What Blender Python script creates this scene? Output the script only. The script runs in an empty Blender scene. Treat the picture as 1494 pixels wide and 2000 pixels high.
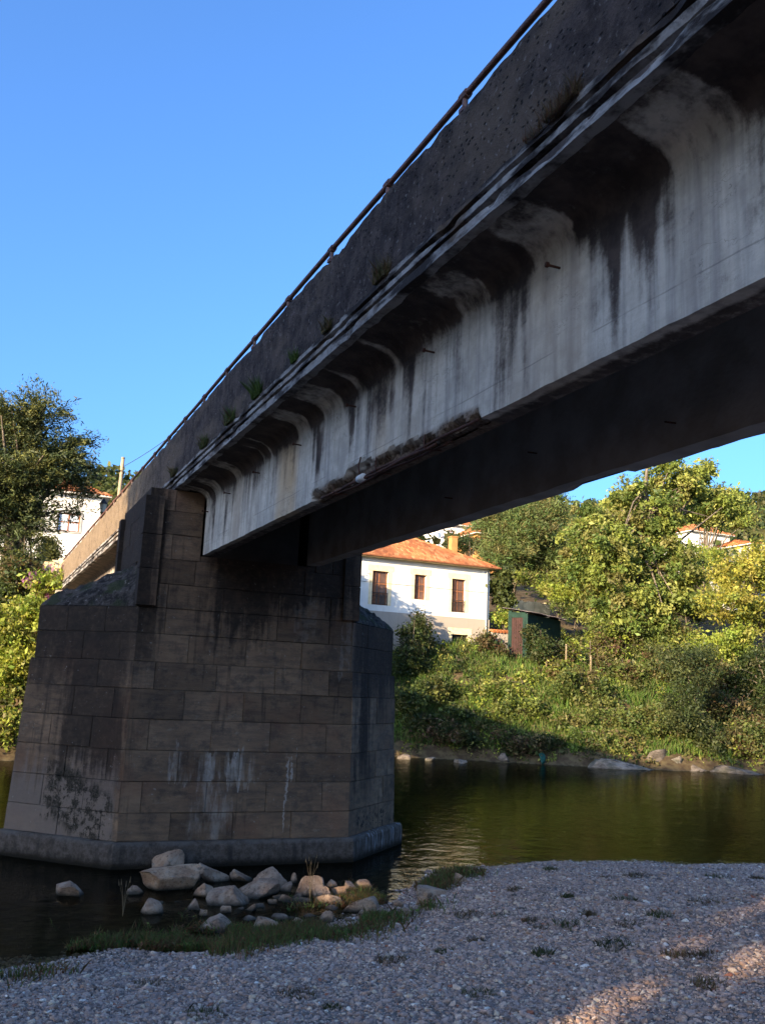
import bpy, math, random
import numpy as np
from mathutils import Matrix, Vector

R = math.radians
scene = bpy.context.scene
coll = scene.collection

# ------------------------------------------------------------------ camera
F_PX, CX, CY = 1815.0, 747.0, 1000.0          # focal length and centre in photograph pixels (1494 x 2000)
PITCH, YAW, ROLL = R(10.890), R(23.329), R(2.5766)
CAM = np.array([0.0, 0.0, 3.5])
_F = np.array([math.sin(YAW)*math.cos(PITCH), math.cos(YAW)*math.cos(PITCH), math.sin(PITCH)])
_R = np.array([math.cos(YAW), -math.sin(YAW), 0.0])
_U = np.cross(_R, _F)
_IX = math.cos(ROLL)*_R + math.sin(ROLL)*_U
_IY = -math.sin(ROLL)*_R + math.cos(ROLL)*_U
cd = bpy.data.cameras.new('camera')
cam = bpy.data.objects.new('camera', cd); coll.objects.link(cam)
cd.sensor_fit = 'VERTICAL'; cd.sensor_height = 24.0; cd.sensor_width = 24.0
cd.lens = 24.0*F_PX/2000.0
cd.clip_start = 0.05; cd.clip_end = 5000
M = Matrix.Identity(4)
for i in range(3):
    M[i][0] = _IX[i]; M[i][1] = _IY[i]; M[i][2] = -_F[i]; M[i][3] = CAM[i]
cam.matrix_world = M
scene.camera = cam

# ------------------------------------------------------------------ sky, sun, exposure
SUN = np.array([-0.84, -0.47, 0.27]); SUN /= np.linalg.norm(SUN)
w = bpy.data.worlds.new('World'); scene.world = w; w.use_nodes = True
nt = w.node_tree; nt.nodes.clear()
sky = nt.nodes.new('ShaderNodeTexSky'); sky.sky_type = 'NISHITA'; sky.sun_disc = False
sky.sun_elevation = math.asin(SUN[2]); sky.sun_rotation = math.atan2(SUN[0], SUN[1])
sky.altitude = 0; sky.air_density = 1.0; sky.dust_density = 4.2; sky.ozone_density = 7.6
bg = nt.nodes.new('ShaderNodeBackground'); bg.inputs['Strength'].default_value = 0.15
wo = nt.nodes.new('ShaderNodeOutputWorld')
nt.links.new(sky.outputs[0], bg.inputs[0]); nt.links.new(bg.outputs[0], wo.inputs[0])
sl = bpy.data.lights.new('sun', 'SUN'); sl.energy = 5.0; sl.angle = R(0.6); sl.color = (1.0, 0.80, 0.52)
so = bpy.data.objects.new('sun', sl); coll.objects.link(so)
so.rotation_euler = Vector(SUN).to_track_quat('Z', 'Y').to_euler()
scene.view_settings.view_transform = 'Standard'; scene.view_settings.look = 'None'
scene.view_settings.exposure = 1.75; scene.view_settings.gamma = 1.0
scene.view_settings.use_curve_mapping = False
scene.render.engine = 'CYCLES'
scene.cycles.max_bounces = 6; scene.cycles.transparent_max_bounces = 8
scene.cycles.diffuse_bounces = 4; scene.cycles.glossy_bounces = 3; scene.cycles.transmission_bounces = 4
scene.cycles.caustics_reflective = False; scene.cycles.caustics_refractive = False
scene.cycles.use_denoising = True

# ------------------------------------------------------------------ helpers
def ray(px, py):
    return _F + ((px-CX)/F_PX)*_IX - ((py-CY)/F_PX)*_IY
def at_z(px, py, z):
    v = ray(px, py); return CAM + v*((z-CAM[2])/v[2])
def at_y(px, py, y):
    v = ray(px, py); return CAM + v*((y-CAM[1])/v[1])
def depth(p):
    return float((np.asarray(p)-CAM) @ _F)

def _h(ix, iy, iz, s):
    n = (ix.astype(np.int64)*374761393 + iy.astype(np.int64)*668265263 + iz.astype(np.int64)*2147483647 + s*974634777) & 0xffffffff
    n = ((n ^ (n >> 13))*1274126177) & 0xffffffff
    n = (n ^ (n >> 16)) & 0xffffffff
    return n/4294967295.0
def vnoise(x, y, z=0.0, s=0):
    x, y, z = np.broadcast_arrays(np.asarray(x, float), np.asarray(y, float), np.asarray(z, float))
    fx, fy, fz = np.floor(x), np.floor(y), np.floor(z)
    u, v, t = x-fx, y-fy, z-fz
    u = u*u*(3-2*u); v = v*v*(3-2*v); t = t*t*(3-2*t)
    r = 0
    for a in (0, 1):
        for b in (0, 1):
            for c in (0, 1):
                r = r + _h(fx+a, fy+b, fz+c, s)*(u if a else 1-u)*(v if b else 1-v)*(t if c else 1-t)
    return r
def fbm(x, y, z=0.0, s=0, o=4):
    r, a, t = 0, 0.5, 0
    for k in range(o):
        r = r + a*vnoise(np.asarray(x)*2**k, np.asarray(y)*2**k, np.asarray(z)*2**k, s+k); t += a; a *= .5
    return r/t
def sstep(a, b, x):
    t = np.clip((np.asarray(x, float)-a)/(b-a), 0, 1); return t*t*(3-2*t)

def tag(o, label=None, cat=None, group=None, kind=None):
    if label: o['label'] = label
    if cat: o['category'] = cat
    if group: o['group'] = group
    if kind: o['kind'] = kind
    return o
def empty(name, loc=(0, 0, 0)):
    o = bpy.data.objects.new(name, None); coll.objects.link(o); o.location = loc; o.empty_display_size = .3
    return o
def link(name, me, mat, parent=None, loc=None):
    o = bpy.data.objects.new(name, me); coll.objects.link(o)
    if mat is not None and len(me.materials) == 0: me.materials.append(mat)
    if parent is not None:
        o.parent = parent
        bw = Vector((0, 0, 0)); p = parent
        while p is not None:
            bw += p.location; p = p.parent
        o.location = (Vector(loc) if loc is not None else Vector((0, 0, 0))) - bw
    elif loc is not None: o.location = loc
    return o
def mesh_np(name, V, Fq, attrs=None, smooth=False):
    """V (n,3); Fq (m,k) array of equal-sized faces, or a list of tuples."""
    me = bpy.data.meshes.new(name)
    V = np.asarray(V, np.float32)
    if isinstance(Fq, np.ndarray):
        m, k = Fq.shape
        me.vertices.add(len(V)); me.vertices.foreach_set('co', V.ravel())
        me.loops.add(m*k); me.loops.foreach_set('vertex_index', Fq.ravel().astype(np.int32))
        me.polygons.add(m); me.polygons.foreach_set('loop_start', np.arange(0, m*k, k, dtype=np.int32))
        me.update(calc_edges=True)
    else:
        me.from_pydata([tuple(map(float, v)) for v in V], [], [tuple(f) for f in Fq]); me.update()
    if smooth: me.polygons.foreach_set('use_smooth', np.ones(len(me.polygons), bool))
    for n, (typ, dom, data) in (attrs or {}).items():
        a = me.attributes.new(n, typ, dom)
        a.data.foreach_set('value' if typ == 'FLOAT' else 'color', np.asarray(data, np.float32).ravel())
    return me

class MB:
    """collects simple solids into one mesh"""
    def __init__(s): s.v = []; s.f = []
    def poly(s, pts, faces):
        b = len(s.v); s.v += [tuple(map(float, p)) for p in pts]; s.f += [tuple(b+i for i in f) for f in faces]; return s
    def box(s, x0, x1, y0, y1, z0, z1):
        return s.poly([(x0,y0,z0),(x1,y0,z0),(x1,y1,z0),(x0,y1,z0),(x0,y0,z1),(x1,y0,z1),(x1,y1,z1),(x0,y1,z1)],
            [(0,3,2,1),(4,5,6,7),(0,1,5,4),(1,2,6,5),(2,3,7,6),(3,0,4,7)])
    def tube(s, pts, rad, n=6, cap=True):
        pts = [Vector(tuple(map(float, p))) for p in pts]
        rad = rad if hasattr(rad, '__len__') else [rad]*len(pts)
        b = len(s.v)
        for i, p in enumerate(pts):
            d = (pts[min(i+1, len(pts)-1)] - pts[max(i-1, 0)]).normalized()
            a = Vector((0, 0, 1)) if abs(d.z) < .9 else Vector((1, 0, 0))
            u = d.cross(a).normalized(); q = d.cross(u)
            for k in range(n):
                t = 2*math.pi*k/n
                s.v.append(tuple(p + (u*math.cos(t)+q*math.sin(t))*rad[i]))
        for i in range(len(pts)-1):
            for k in range(n):
                k2 = (k+1) % n
                s.f.append((b+i*n+k, b+i*n+k2, b+(i+1)*n+k2, b+(i+1)*n+k))
        if cap:
            s.f.append(tuple(b+k for k in range(n))[::-1]); s.f.append(tuple(b+(len(pts)-1)*n+k for k in range(n)))
        return s
    def build(s, name, mat, parent=None, smooth=False):
        me = mesh_np(name, s.v, s.f, smooth=smooth)
        return link(name, me, mat, parent)

# ------------------------------------------------------------------ shader expressions
class X:
    nt = None
    def __init__(s, k): s.k = k
    @staticmethod
    def put(inp, v):
        if isinstance(v, X): X.nt.links.new(v.k, inp)
        elif v is not None:
            if hasattr(v, '__len__') and len(v) == 3 and inp.type == 'RGBA': v = tuple(v)+(1,)
            inp.default_value = v
    def m(op, *a, clamp=False):
        n = X.nt.nodes.new('ShaderNodeMath'); n.operation = op; n.use_clamp = clamp
        for i, v in enumerate(a): X.put(n.inputs[i], v)
        return X(n.outputs[0])
    def __add__(s, o): return X.m('ADD', s, o)
    __radd__ = __add__
    def __sub__(s, o): return X.m('SUBTRACT', s, o)
    def __rsub__(s, o): return X.m('SUBTRACT', o, s)
    def __mul__(s, o): return X.m('MULTIPLY', s, o)
    __rmul__ = __mul__
    def clamp(s): return X.m('ADD', s, 0.0, clamp=True)
def xmin(a, b): return X.m('MINIMUM', a, b)
def xmax(a, b): return X.m('MAXIMUM', a, b)
def xabs(a): return X.m('ABSOLUTE', a)
def ss(x, a, b, lo=0.0, hi=1.0):
    n = X.nt.nodes.new('ShaderNodeMapRange'); n.interpolation_type = 'SMOOTHSTEP'
    for i, v in enumerate((x, a, b, lo, hi)): X.put(n.inputs[i], v)
    return X(n.outputs[0])
def pos():
    n = X.nt.nodes.new('ShaderNodeNewGeometry'); return X(n.outputs['Position'])
def sep(v):
    n = X.nt.nodes.new('ShaderNodeSeparateXYZ'); X.put(n.inputs[0], v); return [X(o) for o in n.outputs]
def vec(x, y, z):
    n = X.nt.nodes.new('ShaderNodeCombineXYZ')
    for i, v in enumerate((x, y, z)): X.put(n.inputs[i], v)
    return X(n.outputs[0])
def vscale(v, sc):
    n = X.nt.nodes.new('ShaderNodeMapping'); X.put(n.inputs[0], v); n.inputs['Scale'].default_value = sc; return X(n.outputs[0])
def noise(v, scale=1.0, detail=4.0, rough=.55, dist=0.0):
    n = X.nt.nodes.new('ShaderNodeTexNoise'); X.put(n.inputs['Vector'], v)
    n.inputs['Scale'].default_value = scale; n.inputs['Detail'].default_value = detail
    n.inputs['Roughness'].default_value = rough; n.inputs['Distortion'].default_value = dist
    return X(n.outputs[0])
def voro(v, scale=1.0, feat='F1', rnd=1.0):
    n = X.nt.nodes.new('ShaderNodeTexVoronoi'); n.feature = feat; X.put(n.inputs['Vector'], v)
    n.inputs['Scale'].default_value = scale; n.inputs['Randomness'].default_value = rnd
    return X(n.outputs['Distance'])
def voroc(v, scale=1.0):
    n = X.nt.nodes.new('ShaderNodeTexVoronoi'); X.put(n.inputs['Vector'], v); n.inputs['Scale'].default_value = scale
    return X(n.outputs['Color'])
def mix(f, a, b, blend='MIX'):
    n = X.nt.nodes.new('ShaderNodeMix'); n.data_type = 'RGBA'; n.blend_type = blend; n.clamp_factor = True
    X.put(n.inputs[0], f); X.put(n.inputs[6], a); X.put(n.inputs[7], b); return X(n.outputs[2])
def cscale(c, f):
    return mix(1.0, c, vec(f, f, f), 'MULTIPLY')
def attr(name, typ='GEOMETRY', out='Fac'):
    n = X.nt.nodes.new('ShaderNodeAttribute'); n.attribute_name = name; n.attribute_type = typ; return X(n.outputs[out])
def objrand():
    n = X.nt.nodes.new('ShaderNodeObjectInfo'); return X(n.outputs['Random'])
def ramp(f, stops):
    n = X.nt.nodes.new('ShaderNodeValToRGB'); X.put(n.inputs[0], f); e = n.color_ramp.elements
    while len(e) < len(stops): e.new(.5)
    for el, (p, c) in zip(e, stops): el.position = p; el.color = tuple(c)+(1,)
    return X(n.outputs[0])
def bump(h, strength=.5, dist=.02, normal=None):
    n = X.nt.nodes.new('ShaderNodeBump'); X.put(n.inputs['Height'], h)
    n.inputs['Strength'].default_value = strength; n.inputs['Distance'].default_value = dist
    if normal is not None: X.put(n.inputs['Normal'], normal)
    return X(n.outputs[0])
def material(name, fn):
    m = bpy.data.materials.new(name); m.use_nodes = True
    X.nt = m.node_tree; X.nt.nodes.clear()
    out = X.nt.nodes.new('ShaderNodeOutputMaterial')
    r = fn()
    if isinstance(r, dict):
        b = X.nt.nodes.new('ShaderNodeBsdfPrincipled')
        b.inputs['Specular IOR Level'].default_value = r.get('spec', .25)
        X.put(b.inputs['Base Color'], r['color']); X.put(b.inputs['Roughness'], r.get('rough', .85))
        if 'metal' in r: X.put(b.inputs['Metallic'], r['metal'])
        if 'normal' in r: X.put(b.inputs['Normal'], r['normal'])
        X.nt.links.new(b.outputs[0], out.inputs[0])
    else:
        X.nt.links.new(r.k, out.inputs[0])
    return m
def plain(name, col, rough=.85, var=.25, sc=3.0, spec=.25, bmp=.2):
    def f():
        p = pos(); n = noise(p, sc, 5)
        c = cscale(col, ss(n, .25, .75, 1-var, 1+var))
        return dict(color=c, rough=rough, spec=spec, normal=bump(noise(p, sc*6, 3), bmp, .01))
    return material(name, f)
# ------------------------------------------------------------------ materials
def _stone(block=True, base=(.128, .080, .049)):
    p = pos(); x, y, z = sep(p)
    r = objrand(); q = p
    if block:
        va_ = X.nt.nodes.new('ShaderNodeVectorMath'); va_.operation = 'ADD'; X.put(va_.inputs[0], p); X.put(va_.inputs[1], vec(r*17.0, r*31.0, r*11.0)); q = X(va_.outputs[0])
    n1 = noise(p, 1.3, 5); n2 = noise(q, 9, 5, .65); nb = noise(vscale(q, (1, 1, 4)), 2.0, 5, .65)
    streak = noise(vscale(p, (7, 7, .5)), 1.0, 4)
    c = mix(ss(n1, .3, .7), base, (base[0]*1.5, base[1]*1.5, base[2]*1.45))
    c = mix(ss(nb, .40, .70, 0, .6), c, (.050, .038, .031))
    c = mix(ss(noise(q, 3.2, 6, .7), .48, .66, 0, .6), c, (.042, .033, .028))
    c = mix(ss(noise(vscale(p, (1, 1, 2)), 5, 6, .75), .56, .68, 0, .5), c, (.17, .135, .10))
    c = mix(ss(noise(p, .9, 3), .5, .7, 0, .55), c, (.14, .070, .040))
    if block: c = cscale(c, X.m('ADD', X.m('MULTIPLY', r, .55), .74))
    # black algae drips: under the girders, along the cutwater and down the downstream facet
    e = (n2-.5)*.5 + (streak-.5)*1.5
    def band(a, b, v, s=.25): return xmin(ss(v + e*.6, a-s, a+s), 1.0 - ss(v + e*.6, b-s, b+s))
    front = 1.0 - ss(y, 18.95, 19.05)
    dark = xmin(band(4.45, 5.75, x, .18), ss(z + e*1.6, 4.1, 4.9))*.96
    dark = xmax(dark, xmin(band(4.4, 7.7, x), ss(z + e*1.5, 4.9, 5.5))*.9)
    dark = xmax(dark, xmin(band(2.0, 3.32, x, .12), ss(z + e*1.2, 3.0, 5.0))*.95)
    dark = xmax(dark, xmin(band(1.85, 2.95, x, .16), ss(z + e*2, 1.25, 2.1))*.86)
    dark = xmax(dark, xmin(band(7.95, 8.45, x, .12), ss(z + e*1, .9, 2.2))*.95)
    dark = xmax(dark, xmin(band(8.65, 9.0, x, .15), ss(z + e*1, 2.0, 3.6))*.85)
    dark = xmax(dark, xmin(ss(x, 7.6, 7.8), ss(z + e*1.2, 2.9, 4.0))*.85)
    dark = xmax(dark, xmin(ss(z + e*1.2, 2.8, 4.3), 1.0 - ss(x, 2.85, 2.95))*.9)
    dark = xmax(dark, ss(streak + n1*.4, .78, .95)*.6)
    c = mix(dark*ss(n2, .25, .6, .78, 1.0), c, (.021, .0155, .012))
    # pale lower cutwater with rosy bloom and black moss
    pale = xmin(1.0 - ss(x + e*.3, 2.85, 2.97), 1.0 - ss(z + e*1.2, 1.3, 2.1))
    c = mix(pale*.75, c, (.15, .118, .097))
    moss = xmin(xmin(band(1.75, 2.85, x, .1), band(.55, 1.6, z + (x-2.3)*.55, .12)), ss(noise(p, 3.6, 6, .72), .45, .53))
    c = mix(moss*ss(noise(p, 22, 4, .7), .25, .6, .45, .95), c, (.014, .013, .008))
    moss2 = xmin(xmin(ss(x, 7.9, 8.1), band(.5, .85, z, .1)), ss(noise(p, 7, 5, .7), .52, .57))
    c = mix(moss2*.9, c, (.012, .012, .010))
    # white lime runs
    lw = xmin(xmin(band(3.85, 5.6, x, .10), band(1.60, 2.15, z + (streak-.5)*.5, .04)), front)
    lime = xmin(lw, ss(noise(vscale(p, (2.6, 2.6, .3)), 1.1, 5, .65), .42, .60))*ss(noise(p, 8, 5, .7), .3, .6, .35, .9)
    lime = xmax(lime, xmin(xmin(band(4.35, 5.1, x, .12), band(.5, 1.6, z, .2)), front)*ss(noise(vscale(p, (3, 3, .8)), 2, 5, .65), .38, .7)*.62)
    lime = xmax(lime, xmin(xmin(band(6.26, 6.32, x + (noise(vscale(p, (0, 0, 1)), 2.2, 2)-.5)*.22, .015), band(.7, 2.1, z, .1)), front)*ss(noise(p, 3.2, 3), .4, .5)*.75)
    lime = xmax(lime, xmin(xmin(band(6.35, 6.62, x, .06), band(4.55, 5.2, z, .12)), front)*ss(noise(p, 6, 4), .4, .55)*.55)
    lime = xmax(lime, xmin(xmin(band(7.44, 7.6, x, .05), band(3.95, 4.9, z, .1)), front)*ss(noise(p, 6, 4), .38, .55)*.5)
    c = mix(lime*.85, c, (.37, .315, .265))
    c = mix(ss(noise(p, 15, 3), .68, .74, 0, .35), c, (.30, .28, .25))
    h = n2*.6 + noise(vscale(p, (1, 1, 9)), 4, 3)*.5 + noise(p, 40, 3)*.25
    return dict(color=c, rough=.92, spec=.15, normal=bump(h, .7, .025))
M_STONE = material('pier_stone', _stone)
M_CORE = plain('pier_joint', (.035, .030, .027))
def _plinth():
    p = pos(); x, y, z = sep(p)
    n = noise(p, 7, 7, .8); st = noise(vscale(p, (6, 6, .6)), 1.2, 4)
    c = mix(ss(n, .36, .64), (.075, .058, .045), (.165, .130, .105))
    c = mix(ss(st, .5, .75, 0, .7), c, (.04, .034, .03))
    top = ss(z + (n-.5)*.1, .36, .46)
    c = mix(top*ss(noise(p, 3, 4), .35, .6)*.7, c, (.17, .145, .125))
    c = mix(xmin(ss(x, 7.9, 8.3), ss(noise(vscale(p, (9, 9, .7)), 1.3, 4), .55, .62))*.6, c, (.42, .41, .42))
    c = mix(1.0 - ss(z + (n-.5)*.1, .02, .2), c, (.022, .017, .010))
    return dict(color=c, rough=.95, spec=.15, normal=bump(n + noise(p, 30, 5, .8)*.8, 1.0, .07))
M_PLINTH = material('plinth_concrete', _plinth)
def _cap():
    p = pos(); n = noise(p, 6, 6, .7)
    c = mix(ss(n, .38, .62), (.018, .015, .013), (.075, .060, .050))
    c = mix(ss(noise(p, 2.2, 5), .5, .62, 0, .8), c, (.035, .04, .018))
    c = mix(ss(voro(p, 9), .0, .16, .0, .0), c, (.3, .28, .27))
    c = mix(ss(noise(p, 12, 4), .64, .70, 0, .6), c, (.22, .19, .17))
    return dict(color=c, rough=.95, spec=.1, normal=bump(n + noise(p, 25, 4)*.6, 1.0, .06))
M_CAP = material('mossy_rubble_cap', _cap)
def _girder():
    p = pos(); x, y, z = sep(p)
    d = attr('dirt'); r = attr('rust')
    n = noise(p, 3, 6, .65); st = noise(vscale(p, (9, 9, .45)), 1.0, 5); fine = noise(p, 22, 5, .7)
    board = noise(vscale(p, (.6, .25, 9)), 1.6, 3)
    clean = mix(ss(n, .3, .7), (.38, .335, .28), (.57, .51, .43))
    clean = mix(ss(st, .42, .72, 0, .62), clean, (.20, .185, .18))
    clean = mix(ss(board, .5, .75, 0, .22), clean, (.24, .23, .23))
    clean = mix(r, clean, (.47, .31, .16))
    dd = (d + (st-.5)*.8*ss(d, .02, .3) + (fine-.5)*.55 + (noise(p, 6, 6, .75)-.5)*.6*ss(d, .02, .3) + (noise(p, 1.7, 5, .65)-.5)*.45*ss(d, .02, .2)).clamp()
    dirt = mix(ss(n, .35, .7), (.032, .025, .023), (.085, .062, .052))
    c = mix(ss(dd, .15, .85), clean, dirt)
    c = mix(attr('spall'), c, mix(ss(fine, .35, .65), (.055, .030, .018), (.19, .135, .095)))
    c = mix(ss(noise(p, 7, 6, .75), .56, .70, 0, .5)*ss(noise(p, 1.1, 3), .42, .58), c, (.12, .105, .098))
    crack = ss(xabs(noise(vscale(p, (1, 1, 2.2)), 1.1, 5, .7)-.5), .0, .006, .55, 0)
    c = mix(crack*ss(noise(p, .8, 2), .5, .62), c, (.03, .027, .025))
    ln = xabs(z - (6.33 + (noise(vscale(p, (0, 1, 0)), 1.5, 3)-.5)*.03))
    c = mix(ss(ln, .002, .010, .45, 0)*ss(noise(p, 1.5, 3), .4, .55), c, (.09, .08, .08))
    return dict(color=c, rough=.9, spec=.2, normal=bump(fine*.5 + board*.4 + n*.5, .55, .02))
M_GIRDER = material('stained_concrete', _girder)
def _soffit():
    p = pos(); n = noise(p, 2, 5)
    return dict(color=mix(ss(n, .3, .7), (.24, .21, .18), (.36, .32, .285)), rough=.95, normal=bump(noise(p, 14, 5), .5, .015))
M_SOFFIT = material('soffit_concrete', _soffit)  # clean concrete in one mottled tone, for soffit and far girder
def _parapet():
    p = pos(); x, y, z = sep(p)
    n = noise(p, 4, 6, .75); st = noise(vscale(p, (5, 5, .6)), 1.1, 4); wp = p
    pits = voro(vscale(p, (1, 1, 1.5)), 11)
    c = mix(ss(n, .3, .7), (.026, .019, .017), (.105, .078, .067))
    c = mix(ss(st, .48, .75, 0, .65), c, (.032, .026, .026))
    c = mix(ss(noise(vscale(p, (1, .35, 1)), 1.2, 4), .5, .68, 0, .65), c, (.145, .105, .075))
    c = mix(ss(y, 19.5, 27, 0, .75)*ss(n, .3, .6, .5, 1), c, (.25, .18, .115))  # sunlit tone of the far end painted in as a lighter tan
    c = mix(ss(noise(p, 16, 4), .63, .7, 0, .5), c, (.27, .25, .23))
    pit = ss(pits + (noise(p, 30, 3)-.5)*.25, .14, .27, 1, 0)*ss(noise(p, 2.4, 3), .36, .50)
    c = mix(pit*.85, c, (.012, .010, .010))
    h = n*.8 - pit*1.5 + noise(p, 28, 5, .75)*.7
    return dict(color=c, rough=.95, spec=.15, normal=bump(h, 1.0, .055))
M_PARAPET = material('weathered_sun_tinted_parapet', _parapet)
def _cornice():
    p = pos(); x, y, z = sep(p)
    n = noise(p, 6, 6, .7); big = noise(vscale(p, (1, .8, 3)), 1.6, 5, .65)
    c = mix(ss(big, .42, .58), (.026, .021, .020), (.27, .25, .235))
    c = mix(ss(n, .5, .7, 0, .7), c, (.05, .043, .04))
    c = mix(ss(noise(vscale(p, (1, .4, 1)), 3, 4), .56, .68, 0, .5), c, (.16, .11, .075))
    return dict(color=c, rough=.93, spec=.15, normal=bump(n + noise(p, 30, 4)*.5, .9, .025))
M_CORNICE = material('moulded_cornice', _cornice)
M_RUST = plain('rusted_steel', (.055, .021, .013), .8, .45, 12, .3, .6)
M_RAIL = plain('old_rail_paint', (.12, .055, .042), .55, .4, 9, .4, .3)
M_ASPHALT = plain('asphalt', (.05, .05, .05), .95, .3, 8)
M_PVC = plain('white_pipe', (.62, .61, .58), .5, .15, 8)

def _boulder():
    p = pos(); x, y, z = sep(p); r = objrand()
    n = noise(p, 3.5, 6, .65); f = noise(p, 18, 5, .7)
    a = mix(r, (.33, .190, .112), (.25, .165, .115)); b = mix(r, (.56, .36, .22), (.42, .30, .215))
    c = mix(ss(n, .35, .65), a, b)
    c = mix(ss(f, .50, .68, 0, .7), c, (.085, .064, .048))
    c = mix(ss(noise(p, 7, 5, .7), .54, .66, 0, .55), c, (.42, .33, .25))
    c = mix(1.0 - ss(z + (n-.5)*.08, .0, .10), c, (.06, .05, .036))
    return dict(color=c, rough=.9, spec=.2, normal=bump(n*.8 + f*.8 + noise(p, 45, 4, .7)*.4, 1.0, .07))
M_BOULDER = material('river_boulder', _boulder)
def _ledge():
    p = pos(); n = noise(vscale(p, (1, 1, 3)), 1.6, 6, .7); r = objrand()
    c = mix(ss(n, .35, .65), (.075, .058, .044), (.21, .17, .135))
    c = mix(ss(noise(p, 1.1, 4), .52, .64, 0, .6), c, (.05, .05, .03))
    return dict(color=cscale(c, ss(r, 0, 1, .75, 1.2)), rough=.95, normal=bump(n + noise(p, 12, 4)*.4, .9, .06))
M_LEDGE = material('shore_rock', _ledge)
def _pebble():
    t = attr('tone', 'INSTANCER')
    c = ramp(t, [(0, (.080, .062, .052)), (.2, (.225, .158, .128)), (.42, (.34, .245, .20)), (.6, (.29, .17, .11)), (.72, (.45, .33, .255)), (.86, (.44, .325, .22)), (.95, (.58, .52, .45)), (1, (.26, .10, .06))])
    c = cscale(c, ss(noise(pos(), 60, 3), .3, .7, 1.0, 1.4))
    return dict(color=c, rough=.85, spec=.25)
M_PEBBLE = material('pebble', _pebble)
def _ground():
    p = pos(); x, y, z = sep(p)
    cell = sep(voroc(p, 38))[0]; cell2 = sep(voroc(p, 85))[0]
    g = ramp(cell*.6 + cell2*.4, [(0, (.055, .044, .038)), (.35, (.155, .128, .112)), (.6, (.21, .162, .130)), (.8, (.30, .25, .215)), (1, (.40, .335, .275))])
    g = mix(ss(noise(p, .7, 4), .5, .66, 0, .5), g, (.085, .078, .08))
    soil = mix(ss(noise(p, 2.5, 5), .35, .65), (.050, .032, .018), (.095, .070, .035))
    wood = mix(ss(noise(p, .12, 6, .7), .35, .65), (.022, .034, .010), (.07, .085, .022))
    far = ss(y, 30, 32)
    land = mix(far, g, mix(ss(y, 75, 95), soil, wood))
    bed = mix(ss(noise(p, 4, 5, .7), .35, .65), (.028, .022, .012), (.10, .078, .045))
    c = mix(ss(z + (noise(p, 3, 3)-.5)*.06, -.01, .07), bed, land)
    h = voro(p, 38)*.7 + voro(p, 85)*.5
    return dict(color=c, rough=.95, spec=.15, normal=bump(h, .7, .012))
M_GROUND = material('ground', _ground)

def _leafmat(rough=.55, trans=.35):
    def f():
        c = attr('col', out='Color')
        d = X.nt.nodes.new('ShaderNodeBsdfPrincipled'); X.put(d.inputs['Base Color'], c); d.inputs['Roughness'].default_value = rough
        d.inputs['Specular IOR Level'].default_value = .25
        t = X.nt.nodes.new('ShaderNodeBsdfTranslucent'); X.put(t.inputs[0], mix(.5, c, mix(1.0, c, (1.5, 1.4, .5), 'MULTIPLY')))
        m = X.nt.nodes.new('ShaderNodeMixShader'); m.inputs[0].default_value = trans
        X.nt.links.new(d.outputs[0], m.inputs[1]); X.nt.links.new(t.outputs[0], m.inputs[2])
        return X(m.outputs[0])
    return f
M_LEAF = material('leaf', _leafmat(.55, .45))
M_NEEDLE = material('needle', _leafmat(.6, .15))
M_GRASS = material('grass_blade', _leafmat(.6, .3))
def _bark():
    p = pos(); n = noise(vscale(p, (6, 6, 1)), 2, 5)
    return dict(color=mix(ss(n, .35, .65), (.06, .045, .032), (.17, .135, .10)), rough=.95, normal=bump(n, .8, .03))
M_BARK = material('bark', _bark)
def _water():
    p = pos(); x, y, z = sep(p)
    h = noise(vscale(p, (1, 1.0, 1)), 2.6, 3, .5)*1.0 + noise(p, 9, 2, .5)*.22 + noise(p, .6, 2)*1.2
    nb = bump(h, .30, .055)
    g = X.nt.nodes.new('ShaderNodeBsdfGlossy'); g.inputs['Roughness'].default_value = .03; X.put(g.inputs['Normal'], nb)
    g.inputs[0].default_value = (.50, .51, .46, 1)
    t = X.nt.nodes.new('ShaderNodeBsdfTransparent'); t.inputs[0].default_value = (.80, .80, .66, 1)
    fr = X.nt.nodes.new('ShaderNodeFresnel'); fr.inputs[0].default_value = 1.33; X.put(fr.inputs['Normal'], nb)
    m = X.nt.nodes.new('ShaderNodeMixShader'); X.nt.links.new(fr.outputs[0], m.inputs[0])
    X.nt.links.new(t.outputs[0], m.inputs[1]); X.nt.links.new(g.outputs[0], m.inputs[2])
    va = X.nt.nodes.new('ShaderNodeVolumeAbsorption'); va.inputs[0].default_value = (.50, .50, .18, 1); va.inputs[1].default_value = 1.1
    out = [n for n in X.nt.nodes if n.type == 'OUTPUT_MATERIAL'][0]
    X.nt.links.new(va.outputs[0], out.inputs['Volume'])
    return X(m.outputs[0])
M_WATER = material('river_water', _water)
def _render(base, dirt=(.30, .25, .19)):
    def f():
        p = pos(); n = noise(p, .8, 5); s = noise(vscale(p, (4, 4, .5)), 1, 4)
        c = mix(ss(n, .45, .75, 0, .18), base, dirt)
        c = mix(ss(s, .55, .8, 0, .25), c, dirt)
        return dict(color=c, rough=.9, normal=bump(noise(p, 9, 4), .25, .02))
    return f
M_WHITE = material('lime_render', _render((.66, .63, .575), (.30, .24, .17)))
M_RUBBLE = material('rubble_render', _render((.34, .285, .23), (.16, .13, .10)))
M_SURROUND = plain('cream_surround', (.68, .55, .34), .9, .12)
M_WOOD = plain('brown_joinery', (.22, .085, .036), .6, .35, 5)
M_GLASS = plain('window_glass', (.11, .06, .04), .2, .3, 2, .5, 0)
M_CURTAIN = plain('net_curtain', (.50, .54, .60), .35, .2, 6, .5, 0)
M_IRON = plain('dark_iron', (.03, .025, .022), .6)
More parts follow.
